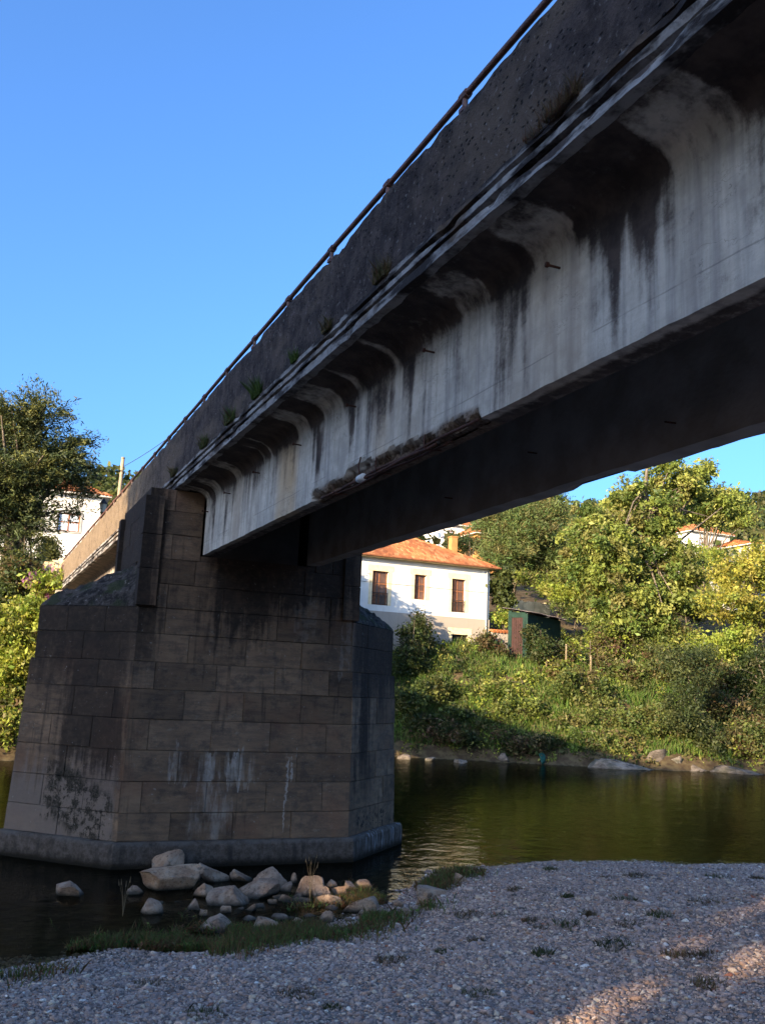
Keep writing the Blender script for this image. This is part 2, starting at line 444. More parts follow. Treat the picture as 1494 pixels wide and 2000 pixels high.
def _tiles():
    p = pos(); n = noise(p, 4.5, 4, .7); cell = sep(voroc(vscale(p, (4.6, 2.2, .1)), 1.0))[0]
    c = ramp(cell*.7 + n*.3, [(0, (.13, .040, .016)), (.3, (.27, .085, .03)), (.6, (.36, .125, .043)), (.85, (.42, .20, .085)), (1, (.29, .185, .115))])
    return dict(color=c, rough=.9, normal=bump(n, .4, .03))
M_TILES = material('clay_tiles', _tiles)
M_CHIMNEY = plain('ochre_chimney', (.40, .19, .065), .9, .12)
M_GREEN = plain('green_paint', (.010, .027, .019), .9, .35, 2)
M_RED = plain('red_door_paint', (.034, .015, .012), .85, .3, 3)
M_CORR = plain('mossy_corrugated', (.16, .125, .11), .9, .5, 3)
M_POST = plain('grey_wood_post', (.20, .15, .09), .9, .3, 8)
M_POLE = plain('concrete_pole', (.28, .21, .14), .9, .2, 4)
M_CABLE = plain('cable', (.02, .02, .02), .6)
M_TEAL = plain('teal_cloth', (.004, .045, .035), .7, .4, 5)
M_OCHRE = plain('sunlit_wall_render', (.62, .47, .28), .9, .3, 2)
M_SLATE = plain('grey_render', (.36, .34, .31), .9, .2, 2)
# ------------------------------------------------------------------ terrain and water
_nx = [-400, -60, -25, -6, .8, 3.4, 5.0, 6.3, 7.6, 8.9, 10.5, 12.2, 14.5, 17, 22, 30, 60, 400]
_ny = [ 10,   14,  15, 13.2, 12.9, 13.2, 13.5, 14.4, 15.9, 17.3, 17.7, 17.8, 17.4, 16.8, 15, 12, 0, -120]
_fx = [-400, -40, 1.5, 12, 22, 25, 27.5, 33, 40, 60, 120, 400]
_fy = [ 48,  44, 42.5, 46, 47.6, 46.2, 44.5, 41.6, 39.2, 33, 18, -40]
def H(x, y, rough=True):
    x = np.asarray(x, float); y = np.asarray(y, float)
    wob = (fbm(x*.9, y*.9, 0, 3, 3)-.5)*.9 if rough else 0
    sn = np.interp(x, _nx, _ny) - y + wob
    sf = y - np.interp(x, _fx, _fy) + wob*1.2
    near = np.where(sn < 13, .115*sn, 1.495 + .05*(sn-13))
    near = np.where(sn < 0, .11*sn, near)
    near = np.minimum(near, 6)
    steep = np.where(sf < 5, 1.35*sf, 6.75 + .16*(sf-5))
    gent = np.interp(sf, [0, .8, 4, 8, 12, 24, 34, 60, 400], [0, .55, 2.3, 4.9, 6.4, 8.6, 11.5, 19.5, 105])
    k = sstep(9, 20, x)
    far = steep*(1-k) + gent*k
    D = np.hypot(x, y)
    hill = np.interp(D, [0, 85, 120, 300, 420, 900, 3000], [0, 0, 11, 72, 98, 150, 190])
    az = np.arctan2(x, np.maximum(y, 1e-3))
    hill = hill*(.78 + .22*fbm(x*.006+3, y*.006, 0, 9, 4))*(.62 + .30*sstep(.15, .75, az))
    far = np.where(sf > 25, np.maximum(far*0+np.minimum(far, 40), hill+ (6 if True else 0)), far)
    far = np.where(sf < 0, .45*sf, far)
    z = np.where((sn > 0), near, np.where(sf > 0, far, np.maximum(np.maximum(.11*np.minimum(sn, 0), .45*np.minimum(sf, 0)), -1.6)))
    if rough:
        amp = np.where(sn > 0, .07, np.where(sf > 0, .35, .12))
        z = z + (fbm(x*1.3, y*1.3, 0, 21, 4)-.5)*amp*np.clip(np.maximum(np.abs(sn), 0)*.6 + .25, 0, 1)
    return z
def axis(segs):
    a = []
    for x0, x1, st in segs: a += list(np.arange(x0, x1, st))
    return np.array(a + [segs[-1][1]])
gx = axis([(-3000, -400, 400), (-400, -80, 40), (-80, -20, 6), (-20, -3, 1.0), (-3, 20, .16), (20, 66, .7), (66, 200, 5), (200, 600, 25), (600, 3000, 300)])
gy = axis([(-3000, -400, 400), (-400, -60, 40), (-60, -8, 6), (-8, 5, 1), (5, 21, .16), (21, 40, .8), (40, 66, .5), (66, 140, 3), (140, 500, 14), (500, 3000, 250)])
GX, GY = np.meshgrid(gx, gy, indexing='ij')
GZ = H(GX, GY)
ny_ = len(gy)
idx = np.arange(GX.size).reshape(GX.shape)
quads = np.stack([idx[:-1, :-1], idx[1:, :-1], idx[1:, 1:], idx[:-1, 1:]], -1).reshape(-1, 4)
g = link('ground', mesh_np('ground', np.stack([GX, GY, GZ], -1).reshape(-1, 3), quads, smooth=True), M_GROUND)
tag(g, kind='structure')
wb = MB().box(-450, 450, -60, 70, -6, 0.0).build('river_water', M_WATER)
tag(wb, kind='structure')

# ------------------------------------------------------------------ bridge
XL, XR = 3.52, 7.32              # outer faces of the deck
Y0, Y1 = -6.0, 47.0              # deck ends
bridge = empty('road_bridge', (5.42, 20.8, 0))
tag(bridge, 'long weathered concrete girder bridge on a stone pier standing in the river', 'bridge')

def extrude_y(name, prof, ys, mat, parent, disp=None, closed=True, attrs=None, smooth=False):
    prof = np.asarray(prof, float); n = len(prof); m = len(ys)
    V = np.zeros((m, n, 3)); V[:, :, 0] = prof[:, 0]; V[:, :, 2] = prof[:, 1]; V[:, :, 1] = np.asarray(ys)[:, None]
    if disp is not None: V = disp(V)
    ii = np.arange(m*n).reshape(m, n)
    last = n if closed else n-1
    q = []
    for k in range(last):
        k2 = (k+1) % n
        q.append(np.stack([ii[:-1, k], ii[1:, k], ii[1:, k2], ii[:-1, k2]], -1))
    q = np.concatenate(q).tolist()
    if closed: q += [ii[0, ::-1].tolist(), ii[-1].tolist()]
    at = {a: ('FLOAT', 'POINT', fn(V).reshape(-1)) for a, fn in (attrs or {}).items()}
    me = mesh_np(name, V.reshape(-1, 3), [tuple(f) for f in q], at, smooth)
    return link(name, me, mat, parent)

# stain bands along the outer girder face: (y0, y1, dirt, rust)
BANDS = [(-9, 1.2, .6, 0), (1.2, 2.4, .15, 0), (2.4, 3.2, .9, 0), (3.2, 4.02, .8, 0), (4.02, 4.86, .06, .05), (4.86, 5.72, .97, .0), (5.72, 6.52, .03, .22), (6.52, 7.12, .88, .2),
    (7.12, 7.80, .12, .05), (7.80, 8.2, .42, 0), (8.2, 8.85, .25, .12), (8.85, 9.3, .8, .15), (9.3, 9.55, .06, .12), (9.55, 10.0, .65, .35), (10.0, 10.4, .5, .0),
    (10.4, 10.62, .04, 0), (10.62, 11.0, .78, 0), (11.0, 11.9, .03, 0), (11.9, 12.28, .92, 0), (12.28, 12.86, .02, 0), (12.86, 12.98, .75, .2), (12.98, 13.85, .30, .7),
    (13.85, 14.12, .85, .1), (14.12, 14.36, .1, 0), (14.36, 14.56, .6, 0), (14.56, 14.8, .15, 0), (14.8, 16.02, .80, .1), (16.02, 16.62, .12, .25), (16.62, 17.45, .75, .1), (17.45, 18.1, .12, 0),
    (18.1, 18.45, .97, 0), (18.45, 19, .05, 0), (19, 60, .6, .1)]
def _bandval(y, k):
    c = np.array([b[k] for b in BANDS]); e = np.array([b[0] for b in BANDS])
    i = np.clip(np.searchsorted(e, y, 'right')-1, 0, len(c)-1)
    return c[i]
def _dirt(V):
    x, y, z = V[..., 0], V[..., 1], V[..., 2]
    w_ = (fbm(z*2.2 + x, y*.9, 0, 5, 4)-.5)*.42 + (fbm(z*9 + x*7, y*7, 0, 8, 3)-.5)*.16
    d = np.mean([_bandval(y+w_+o, 2) for o in (-.14, -.09, -.05, -.02, .02, .05, .09, .14)], 0)
    low = sstep(6.2, 7.1, z + (fbm(y*8, z*.3, 0, 6, 4)-.5)*1.5)
    patch = fbm(y*1.1, z*1.3, 0, 15, 4)
    face = np.clip(d*(.20 + .72*low)*(.45 + 1.1*patch) + .25*np.clip(patch-.55, 0, 1), 0, 1)
    ds = np.mean([_bandval(y+w_*.6+o, 2) for o in (-.08, -.04, 0, .04, .08)], 0)
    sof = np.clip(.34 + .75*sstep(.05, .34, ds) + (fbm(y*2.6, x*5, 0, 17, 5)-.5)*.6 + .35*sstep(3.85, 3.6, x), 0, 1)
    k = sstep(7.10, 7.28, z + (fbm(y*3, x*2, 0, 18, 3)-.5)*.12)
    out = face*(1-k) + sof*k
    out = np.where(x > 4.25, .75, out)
    return np.clip(out, 0, 1)
def _rust(V):
    x, y, z = V[..., 0], V[..., 1], V[..., 2]
    r = np.mean([_bandval(y+o, 3) for o in (-.12, -.05, .05, .12)], 0)
    return np.clip(r*(.5+.9*fbm(y*2, z*1.5, 0, 12, 3)), 0, 1)*sstep(7.45, 7.1, z)
SP0, SP1 = 7.42, 12.15
def _spallamt(y):
    a = sstep(SP0-.02, SP0+.10, y)*sstep(SP1+.05, SP1-.05, y)
    return a*(.45 + .9*fbm(y*1.8, 0*y, 0, 31, 4)) + .10*sstep(3.9, 6, y)*sstep(7, 6.2, y)*fbm(y*4, 0*y, 0, 33, 3)
def _gdisp(V):
    x, y, z = V[..., 0], V[..., 1], V[..., 2]
    s = _spallamt(y)
    edge = .01 + .22*s*np.clip(1.6*fbm(y*3, 0*y, 0, 41, 5)-.25, 0, 1)                 # height of the broken edge
    dep = np.clip((6.07+edge - z)/.06, 0, 1)*np.where(x < 4.3, 1, 0)*np.clip(s*1.6, 0, 1)
    V[..., 0] = x + dep*(.085 + .07*(fbm(y*7, z*9, 0, 44, 3)-.3))
    low = np.where((x < 4.3) & (z < 6.09), 1, 0)*np.clip(s*1.6, 0, 1)
    V[..., 2] = z + low*.05*fbm(y*5, 0*y, 0, 46, 3)
    rough = (fbm(y*2.2, z*2.2, 0, 51, 4)-.5)*.012
    V[..., 0] += np.where(x < 4.3, rough, 0)
    lipn = (fbm(y*2.5, 0*y, 0, 55, 4)-.5)*.03*np.where((x < 4.3) & (z < 6.12), 1, 0)
    V[..., 2] += lipn
    return V
def _spall(V):
    x, y, z = V[..., 0], V[..., 1], V[..., 2]
    s = np.clip(_spallamt(y)*1.6, 0, 1)
    return s*np.where(x < 4.45, 1, 0)*sstep(6.25, 6.15, z + (fbm(y*6, z*6, 0, 61, 3)-.5)*.14)
arc = [(4.16 - .26*(1-math.cos(t)) , 7.14 + .25*math.sin(t)) for t in np.linspace(0, math.pi/2, 9)]
prof = [(4.16, z) for z in np.linspace(6.07, 7.10, 26)] + arc + [(x, 7.39 + .05*(3.9-x)/.38) for x in np.linspace(3.82, XL+.02, 5)]
prof += [(XL+.02, 7.52), (4.44, 7.52), (4.44, 6.07)] + [(x, 6.07) for x in (4.37, 4.30, 4.23)]
prof = prof[::-1]
ysA = np.arange(Y0, 18.86, .05)
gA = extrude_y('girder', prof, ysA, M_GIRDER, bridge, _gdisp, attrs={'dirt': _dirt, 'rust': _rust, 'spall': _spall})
ysB = np.arange(22.75, Y1, .4)
gB = extrude_y('girder', prof, ysB, M_GIRDER, bridge, attrs={'dirt': _dirt, 'rust': _rust, 'spall': lambda V: V[..., 0]*0})
mprof = [(10.84 - x, z) for x, z in prof][::-1]
def _far_disp(V):
    x, y, z = V[..., 0], V[..., 1], V[..., 2]
    V[..., 2] = z + np.where(z < 6.1, (fbm(y*3, x*4, 0, 71, 4)-.5)*.03 + .07*sstep(8.3, 8.5, y)*sstep(9.5, 9.2, y)*np.where(x > 6.6, 1, 0), 0)
    return V
for ys in (np.arange(Y0, 18.86, .1), ysB):
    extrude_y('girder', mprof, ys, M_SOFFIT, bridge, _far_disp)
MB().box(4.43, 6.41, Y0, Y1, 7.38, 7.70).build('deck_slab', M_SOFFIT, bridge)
for yb in (27, 36, 44):
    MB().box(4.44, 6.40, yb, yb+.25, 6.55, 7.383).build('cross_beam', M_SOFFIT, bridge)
MB().box(XL+.30, XR-.30, Y0, Y1, 7.70, 7.76).build('road_surface', M_ASPHALT, bridge)

# cornice: pale lip, two grooved bands, then the parapet wall
cprof = [(0, 0), (0, .10), (.09, .115), (.09, .165), (.02, .175), (.02, .235), (.10, .25), (.10, .295), (.03, .31), (.03, .37), (.30, .38), (.30, 0)]
def _cdisp(V):
    y, z = V[..., 1], V[..., 2]
    k = np.where(np.abs(V[..., 0]-XL-.15) < .151, 1, 0)
    e = (fbm(y*4, z*14, 0, 81, 4)-.5)*.020
    chip = np.clip(fbm(y*1.7, z*6, 0, 83, 4)-.62, 0, 1)*.20
    V[..., 0] += (e+chip)*np.where(V[..., 0] < XL+.085, 1, 0)
    V[..., 2] += (fbm(y*5, V[..., 0]*9, 0, 85, 3)-.5)*.010
    return V
ysC = np.arange(Y0, Y1, .06)
extrude_y('cornice', [(XL+a, 7.425+b) for a, b in cprof][::-1], ysC, M_CORNICE, bridge, _cdisp)
extrude_y('cornice', [(XR-a, 7.425+b) for a, b in cprof], np.arange(Y0, Y1, .5), M_CORNICE, bridge)
PT = 8.83
pz = [7.80, 7.95, 8.1, 8.25, 8.4, 8.55, 8.68, 8.76]
pp = [(.05, z) for z in pz] + [(.055, PT), (.12, PT+.015), (.22, PT), (.25, PT-.06), (.25, 7.80)]
def _pdisp(V):
    y, z, x = V[..., 1].copy(), V[..., 2].copy(), V[..., 0].copy()
    V[..., 0] += (fbm(y*3.5, z*3.5, 0, 91, 4)-.5)*.028*np.where(x < XL+.1, 1, 0)
    top = np.where(z > PT-.12, 1, 0)
    chip = np.clip(fbm(y*2.0, 0*y, 0, 93, 3)-.60, 0, 1)*.22 + .10*sstep(9.6, 9.75, y)*sstep(11.3, 10.2, y)*fbm(y*6, 0*y, 0, 95, 2) + .06*sstep(13.2, 13.4, y)*sstep(14.6, 13.6, y)
    V[..., 2] -= top*(chip + .012*fbm(y*8, x*8, 0, 97, 2))
    return V
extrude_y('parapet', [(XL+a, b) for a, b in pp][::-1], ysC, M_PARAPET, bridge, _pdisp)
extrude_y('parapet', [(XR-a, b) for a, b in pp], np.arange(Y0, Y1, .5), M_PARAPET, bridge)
# pipe rail on short posts
def rail(xr, side):
    r_ = MB().tube([(xr, y, PT+.15 + .006*math.sin(y*1.3)) for y in np.arange(Y0, Y1+.1, .875)], .033, 8).build('guard_rail', M_RAIL, bridge, True)
    for y in np.arange(Y0+.65, Y1, 1.75):
        b = MB()
        b.tube([(xr, y, PT-.22), (xr, y, PT+.145)], .028, 6)
        b.tube([(xr, y-.06, PT+.15), (xr, y+.06, PT+.15)], .046, 8)
        b.box(xr-.045, xr+.045, y-.04, y+.04, PT-.03, PT+.012)
        b.build('post', M_RAIL, r_)
rail(XL+.105, -1); rail(XR-.105, 1)

# exposed reinforcement in the broken lower edge
def wob(y, s, a): return (float(fbm(y*1.1, s*3.3, 0, 101, 3))-.5)*a
for k, (bx, bz, rad, ya, yb) in enumerate([(4.195, 6.085, .017, 7.5, 12.1), (4.185, 6.055, .018, 8.4, 11.2), (4.265, 6.055, .016, 8.2, 11.9)]):
    ys = np.arange(ya, yb, .2)
    MB().tube([(bx+wob(y, k, .06), y, bz+wob(y, k+7, .06)) for y in ys], rad, 7).build('reinforcing_bar', M_RUST, gA, True)
for k, y in enumerate((8.6, 9.9, 11.3)):
    z1 = 6.20 + .04*math.sin(k*2.1); o = .03*math.sin(k*3)
    MB().tube([(4.163, y+o, z1), (4.150, y, 6.14), (4.155, y-o, 6.055), (4.23, y, 6.035), (4.36, y, 6.045)], .009, 5).build('stirrup', M_RUST, gA)
MB().tube([(4.165, 10.30, 6.065), (4.175, 10.46, 6.065)], .048, 10).build('pipe_sleeve', M_PVC, gA, True)
MB().tube([(4.15, 10.38, 6.33), (4.13, 10.39, 6.22), (4.14, 10.37, 6.10)], .010, 5).build('stirrup', M_RUST, gA)
# bolts left in the web
for k, (y, z) in enumerate([(6.12, 7.05), (8.44, 7.06), (10.65, 7.05), (12.8, 7.03), (14.95, 7.03), (16.9, 7.02), (18.65, 6.95)]):
    b = MB().tube([(4.19, y, z), (4.03, y+.02, z+.012)], .011, 6)
    b.tube([(4.055, y+.016, z+.010), (4.028, y+.02, z+.013)], .024, 6)
    b.build('bolt', M_RUST, gA)
for k, (y, z) in enumerate([(7.3, 6.35), (9.9, 6.6), (5.2, 6.8), (12.2, 6.4)]):
    MB().tube([(6.42, y, z), (6.28, y+.03, z+.005)], .011, 5).build('bolt', M_RUST, bridge)

# ------------------------------------------------------------------ pier
PF, PX0, PX1, NOSE, PB = 18.85, 2.95, 7.70, 1.93, 22.71
PM = (PF+PB)/2
def plan(off):
    """hexagon with pointed noses, walls moved outward by off"""
    t = off*math.tan(math.pi/8); n = off*math.sqrt(2)
    return [(PX0-t, PF-off), (PX1+t, PF-off), (PX1+NOSE+n, PM), (PX1+t, PB+off), (PX0-t, PB+off), (PX0-NOSE-n, PM)]
def batter(z):
    return -.028*min(z, 3.87) + (0 if z < 3.875 else -.055)
def prism(name, zs, extra, mat, parent):
    V, Fc = [], []
    for z, o in zs: V += [(x, y, z) for x, y in plan(o+extra)]
    for i in range(len(zs)-1):
        for k in range(6):
            k2 = (k+1) % 6; Fc.append((i*6+k, i*6+k2, (i+1)*6+k2, (i+1)*6+k))
    Fc += [tuple(range(6))[::-1], tuple((len(zs)-1)*6+k for k in range(6))]
    return link(name, mesh_np(name, V, Fc), mat, parent)
TH = .07
pier = prism('pier', [(-2.5, 0), (.45, batter(.45)), (3.86, batter(3.86)), (3.88, batter(3.88)), (4.95, batter(4.95))], -TH, M_CORE, bridge)
# plinth with a rough, rounded top edge
pv, pf = [], []
rings = [(-2.5, .16), (.30, .14), (.40, .13), (.455, .10), (.47, .02), (.47, -.3)]
seg = 24
for z, o in rings:
    P = plan(o)
    for k in range(6):
        a, b = P[k], P[(k+1) % 6]
        for j in range(seg):
            t = j/seg; x, y = a[0]+(b[0]-a[0])*t, a[1]+(b[1]-a[1])*t
            e = (float(fbm(x*3, y*3, z*3, 111, 4))-.5)*.05
            cx_, cy_ = x-5.32, y-PM; L = math.hypot(cx_, cy_)
            pv.append((x+cx_/L*e, y+cy_/L*e, z + (e*.8 if z > .2 else 0)))
NR = 6*seg
for i in range(len(rings)-1):
    for k in range(NR):
        pf.append((i*NR+k, i*NR+(k+1) % NR, (i+1)*NR+(k+1) % NR, (i+1)*NR+k))
pf.append(tuple((len(rings)-1)*NR+k for k in range(NR)))
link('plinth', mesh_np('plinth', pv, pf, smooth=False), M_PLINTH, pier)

rng = random.Random(5)
def block(P00, P10, P11, P01, nrm, th, name='stone_block'):
    """chamfered slab: quad on the face plane (outer), extruded inwards along -nrm by th"""
    P = [np.array(p, float) for p in (P00, P10, P11, P01)]
    n = np.array(nrm, float)
    c = sum(P)/4; ch = .007; pr = rng.uniform(-.011, .009)
    ex = (P[1]-P[0])/np.linalg.norm(P[1]-P[0]); ez = (P[3]-P[0])/np.linalg.norm(P[3]-P[0])
    g_ = .004
    sg = [(1, 1), (-1, 1), (-1, -1), (1, -1)]
    back = [p + ex*a*g_ + ez*b*g_ - n*(th-.004) for p, (a, b) in zip(P, sg)]
    mid = [p + ex*a*g_ + ez*b*g_ - n*(ch*.8) + n*pr for p, (a, b) in zip(P, sg)]
    top = [p + ex*a*(g_+ch*rng.uniform(.7, 2.2)) + ez*b*(g_+ch*rng.uniform(.7, 2.0)) + n*(pr+rng.uniform(-.005, .005)) for p, (a, b) in zip(P, sg)]
    V = back+mid+top
    Fc = [(8, 9, 10, 11)]
    for k in range(4):
        k2 = (k+1) % 4; Fc += [(k, k2, 4+k2, 4+k), (4+k, 4+k2, 8+k2, 8+k)]
    me = mesh_np(name, V, Fc)
    return link(name, me, M_STONE, pier)
ZC = [.47, .99, 1.575, 2.16, 2.755, 3.335, 3.87, 4.43, 4.95]
XJ = {0: [3.95, 5.2, 6.42], 1: [3.36, 4.62, 5.85, 7.07], 2: [4.02, 5.25, 6.48], 3: [3.39, 4.64, 5.87, 7.10], 4: [4.04, 5.27, 6.50], 5: [3.42, 4.66, 5.905, 7.11], 6: [4.06, 5.26, 6.48], 7: [3.55, 4.70, 5.9, 7.08]}
s2 = math.sqrt(.5)
def wallrow(a0, a1, b0, b1, cuts, z0, z1, nrm, th=TH):
    """a0,a1: plan ends at z0; b0,b1 at z1; cuts as fractions"""
    fr = [0]+list(cuts)+[1]
    def L(p, q, t, z): return (p[0]+(q[0]-p[0])*t, p[1]+(q[1]-p[1])*t, z)
    for t0, t1 in zip(fr[:-1], fr[1:]):
        block(L(a0, a1, t0, z0), L(a0, a1, t1, z0), L(b0, b1, t1, z1), L(b0, b1, t0, z1), nrm, th)
for r_ in range(8):
    z0, z1 = ZC[r_], ZC[r_+1]
    P, Q = plan(batter(z0+.006)), plan(batter(z1-.006))
    fx = [(x-P[0][0])/(P[1][0]-P[0][0]) for x in XJ[r_]]
    wallrow(P[0], P[1], Q[0], Q[1], fx, z0, z1, (0, -1, 0))
    lc = [.30, .68] if r_ % 2 else [.48, .85]
    wallrow(P[5], P[0], Q[5], Q[0], lc, z0, z1, (-s2, -s2, 0))
    wallrow(P[1], P[2], Q[1], Q[2], [.35, .72] if r_ % 2 else [.55], z0, z1, (s2, -s2, 0))
    wallrow(P[2], P[3], Q[2], Q[3], [.5], z0, z1, (s2, s2, 0))
    wallrow(P[4], P[5], Q[4], Q[5], [.5], z0, z1, (-s2, s2, 0))
    wallrow(P[3], P[4], Q[3], Q[4], fx, z0, z1, (0, 1, 0))
# shaft above the cutwaters, up to the deck, in courses of blocks round a core
o_ = batter(4.95)
FY, BY = PF-o_, PB+o_
SX0, SX1 = PX0+.08, PX1-.08
MB().box(SX0+TH, SX1-TH, FY+TH, BY-TH, 4.6, 6.06).build('shaft', M_CORE, pier)
MB().box(SX0+TH, 4.15, FY+TH, BY-TH, 6.06, 7.41).build('shaft', M_CORE, pier)
MB().box(6.69, SX1-TH, FY+TH, BY-TH, 6.06, 7.41).build('shaft', M_CORE, pier)
ZS = [4.95, 5.44, 5.95, 6.46, 6.95, 7.40]
for r_ in range(5):
    z0, z1 = ZS[r_], ZS[r_+1]
    cuts = [4.07, 5.25, 6.45] if r_ % 2 else [3.55, 4.70, 5.9, 7.08]
    if z0 < 5.9: spans = [(SX0, SX1)]
    elif z0 < 6.0: spans = [(SX0, 4.155), (6.685, SX1)]; 
    else: spans = [(SX0, 4.155), (6.685, SX1)]
    for a, b in spans:
        cs = [(c-a)/(b-a) for c in cuts if a+.25 < c < b-.25]
        wallrow((a, FY), (b, FY), (a, FY), (b, FY), cs, z0, z1, (0, -1, 0))
        wallrow((b, BY), (a, BY), (b, BY), (a, BY), cs, z0, z1, (0, 1, 0))
    for xx, n_, a, b in ((SX0, (-1, 0, 0), BY, FY), (SX1, (1, 0, 0), FY, BY)):
        wallrow((xx, a), (xx, b), (xx, a), (xx, b), [.34, .70] if r_ % 2 else [.5], z0, z1, n_)
MB().box(4.16, 6.68, FY+.02, BY-.02, 5.9, 6.075).build('bearing_course', M_STONE, pier)
MB().box(4.46, 6.38, FY+.35, BY-.35, 6.07, 7.375).build('diaphragm', M_CORE, pier)
# pilasters at the shaft corners
for xx0, xx1 in ((PX0-.02, PX0+.36), (PX1-.36, PX1+.02)):
    for yy0, yy1 in ((FY-.09, FY+.22), (BY-.22, BY+.09)):
        for z0, z1 in ((4.97, 5.72), (5.72, 6.42), (6.42, 7.22)):
            b = MB(); c_ = .012
            pts = []
            for z, i_ in ((z0+.003, c_), (z0+.012, 0), (z1-.012, 0), (z1-.003, c_)):
                pts += [(xx0+i_, yy0+i_, z), (xx1-i_, yy0+i_, z), (xx1-i_, yy1-i_, z), (xx0+i_, yy1-i_, z)]
            fc = [(0, 3, 2, 1), (12, 13, 14, 15)]
            for i in range(3):
                for k in range(4): fc.append((i*4+k, i*4+(k+1) % 4, i*4+4+(k+1) % 4, i*4+4+k))
            b.poly(pts, fc).build('pilaster_block', M_STONE, pier)
# rough rubble caps on the two cutwaters
def cap(left):
    P = plan(batter(4.95)-.005)
    if left: A, T, B = P[0], P[5], P[4]; xw = SX0+.05
    else: A, T, B = P[1], P[2], P[3]; xw = SX1-.05
    A, T, B = map(np.array, (A, T, B))
    V, Fc = [], []; n, m = 44, 40
    for i in range(n+1):            # from eave (0) to shaft (1)
        u = i/n
        for j in range(m+1):
            v = j/m
            e = A+(T-A)*(v*2) if v < .5 else T+(B-T)*((v-.5)*2)
            tgt = np.array([xw, A[1]+(B[1]-A[1])*(.22+.56*v)])
            p = e + (tgt-e)*u
            z = 4.955 + .95*u**.8 + ((float(fbm(p[0]*4, p[1]*4, 0, 121, 4))-.5)*.22 + (float(vnoise(p[0]*11, p[1]*11, 0, 125))-.5)*.08)*min(1, u*6)*(1 if u < .97 else .3)
            V.append((p[0], p[1], z))
    for i in range(n):
        for j in range(m):
            a = i*(m+1)+j; q = (a, a+1, a+m+2, a+m+1)
            Fc.append(q if not left else q[::-1])
    link('cutwater_cap', mesh_np('cutwater_cap', V, np.array(Fc)), M_CAP, pier)
cap(True); cap(False)
# ------------------------------------------------------------------ foliage builders
def leaf_mesh(name, C, D, size, asp, col, nrng, spread=.9, fold=.25):
    """one bent four-point leaf per centre; D = preferred direction per leaf (or None)"""
    n = len(C)
    d = nrng.normal(size=(n, 3))
    if D is not None: d = D + d*spread
    d /= np.linalg.norm(d, axis=1)[:, None] + 1e-9
    a = nrng.normal(size=(n, 3)); b = np.cross(d, a); b /= np.linalg.norm(b, axis=1)[:, None] + 1e-9
    nr = np.cross(d, b)
    L = (size*np.clip(np.exp(nrng.normal(-.05, .38, n)), .4, 2.0))[:, None]; W = L*asp
    V = np.stack([C - d*L*.5, C + b*W*.5 + nr*L*fold*.3, C + d*L*.5 - nr*L*fold*.4, C - b*W*.5 + nr*L*fold*.3], 1).reshape(-1, 3)
    Fq = np.arange(4*n).reshape(n, 4)
    colv = np.concatenate([np.repeat(col, 4, 0), np.ones((4*n, 1))], 1)
    return mesh_np(name, V, Fq, {'col': ('FLOAT_COLOR', 'POINT', colv)})
def pick(nrng, pal, n, sharp=.35):
    """n colours from a palette: (n,3)"""
    pal = np.array(pal, float); i = nrng.integers(0, len(pal), n); j = nrng.integers(0, len(pal), n)
    t = nrng.uniform(0, 1, n)[:, None]*sharp
    return (pal[i]*(1-t) + pal[j]*t)*nrng.uniform(.75, 1.25, n)[:, None]
def clump_centres(nrng, ells, n, shell=.55):
    vol = np.array([e[3]*e[4]*e[5] for e in ells])**.75; vol /= vol.sum()
    k = nrng.choice(len(ells), n, p=vol); E_ = np.array(ells)[k]
    d = nrng.normal(size=(n, 3)); d /= np.linalg.norm(d, axis=1)[:, None]
    r = nrng.uniform(shell**3, 1, n)**(1/3)
    r *= .80 + .40*nrng.uniform(0, 1, n)**2
    return E_[:, :3] + d*r[:, None]*E_[:, 3:6], d
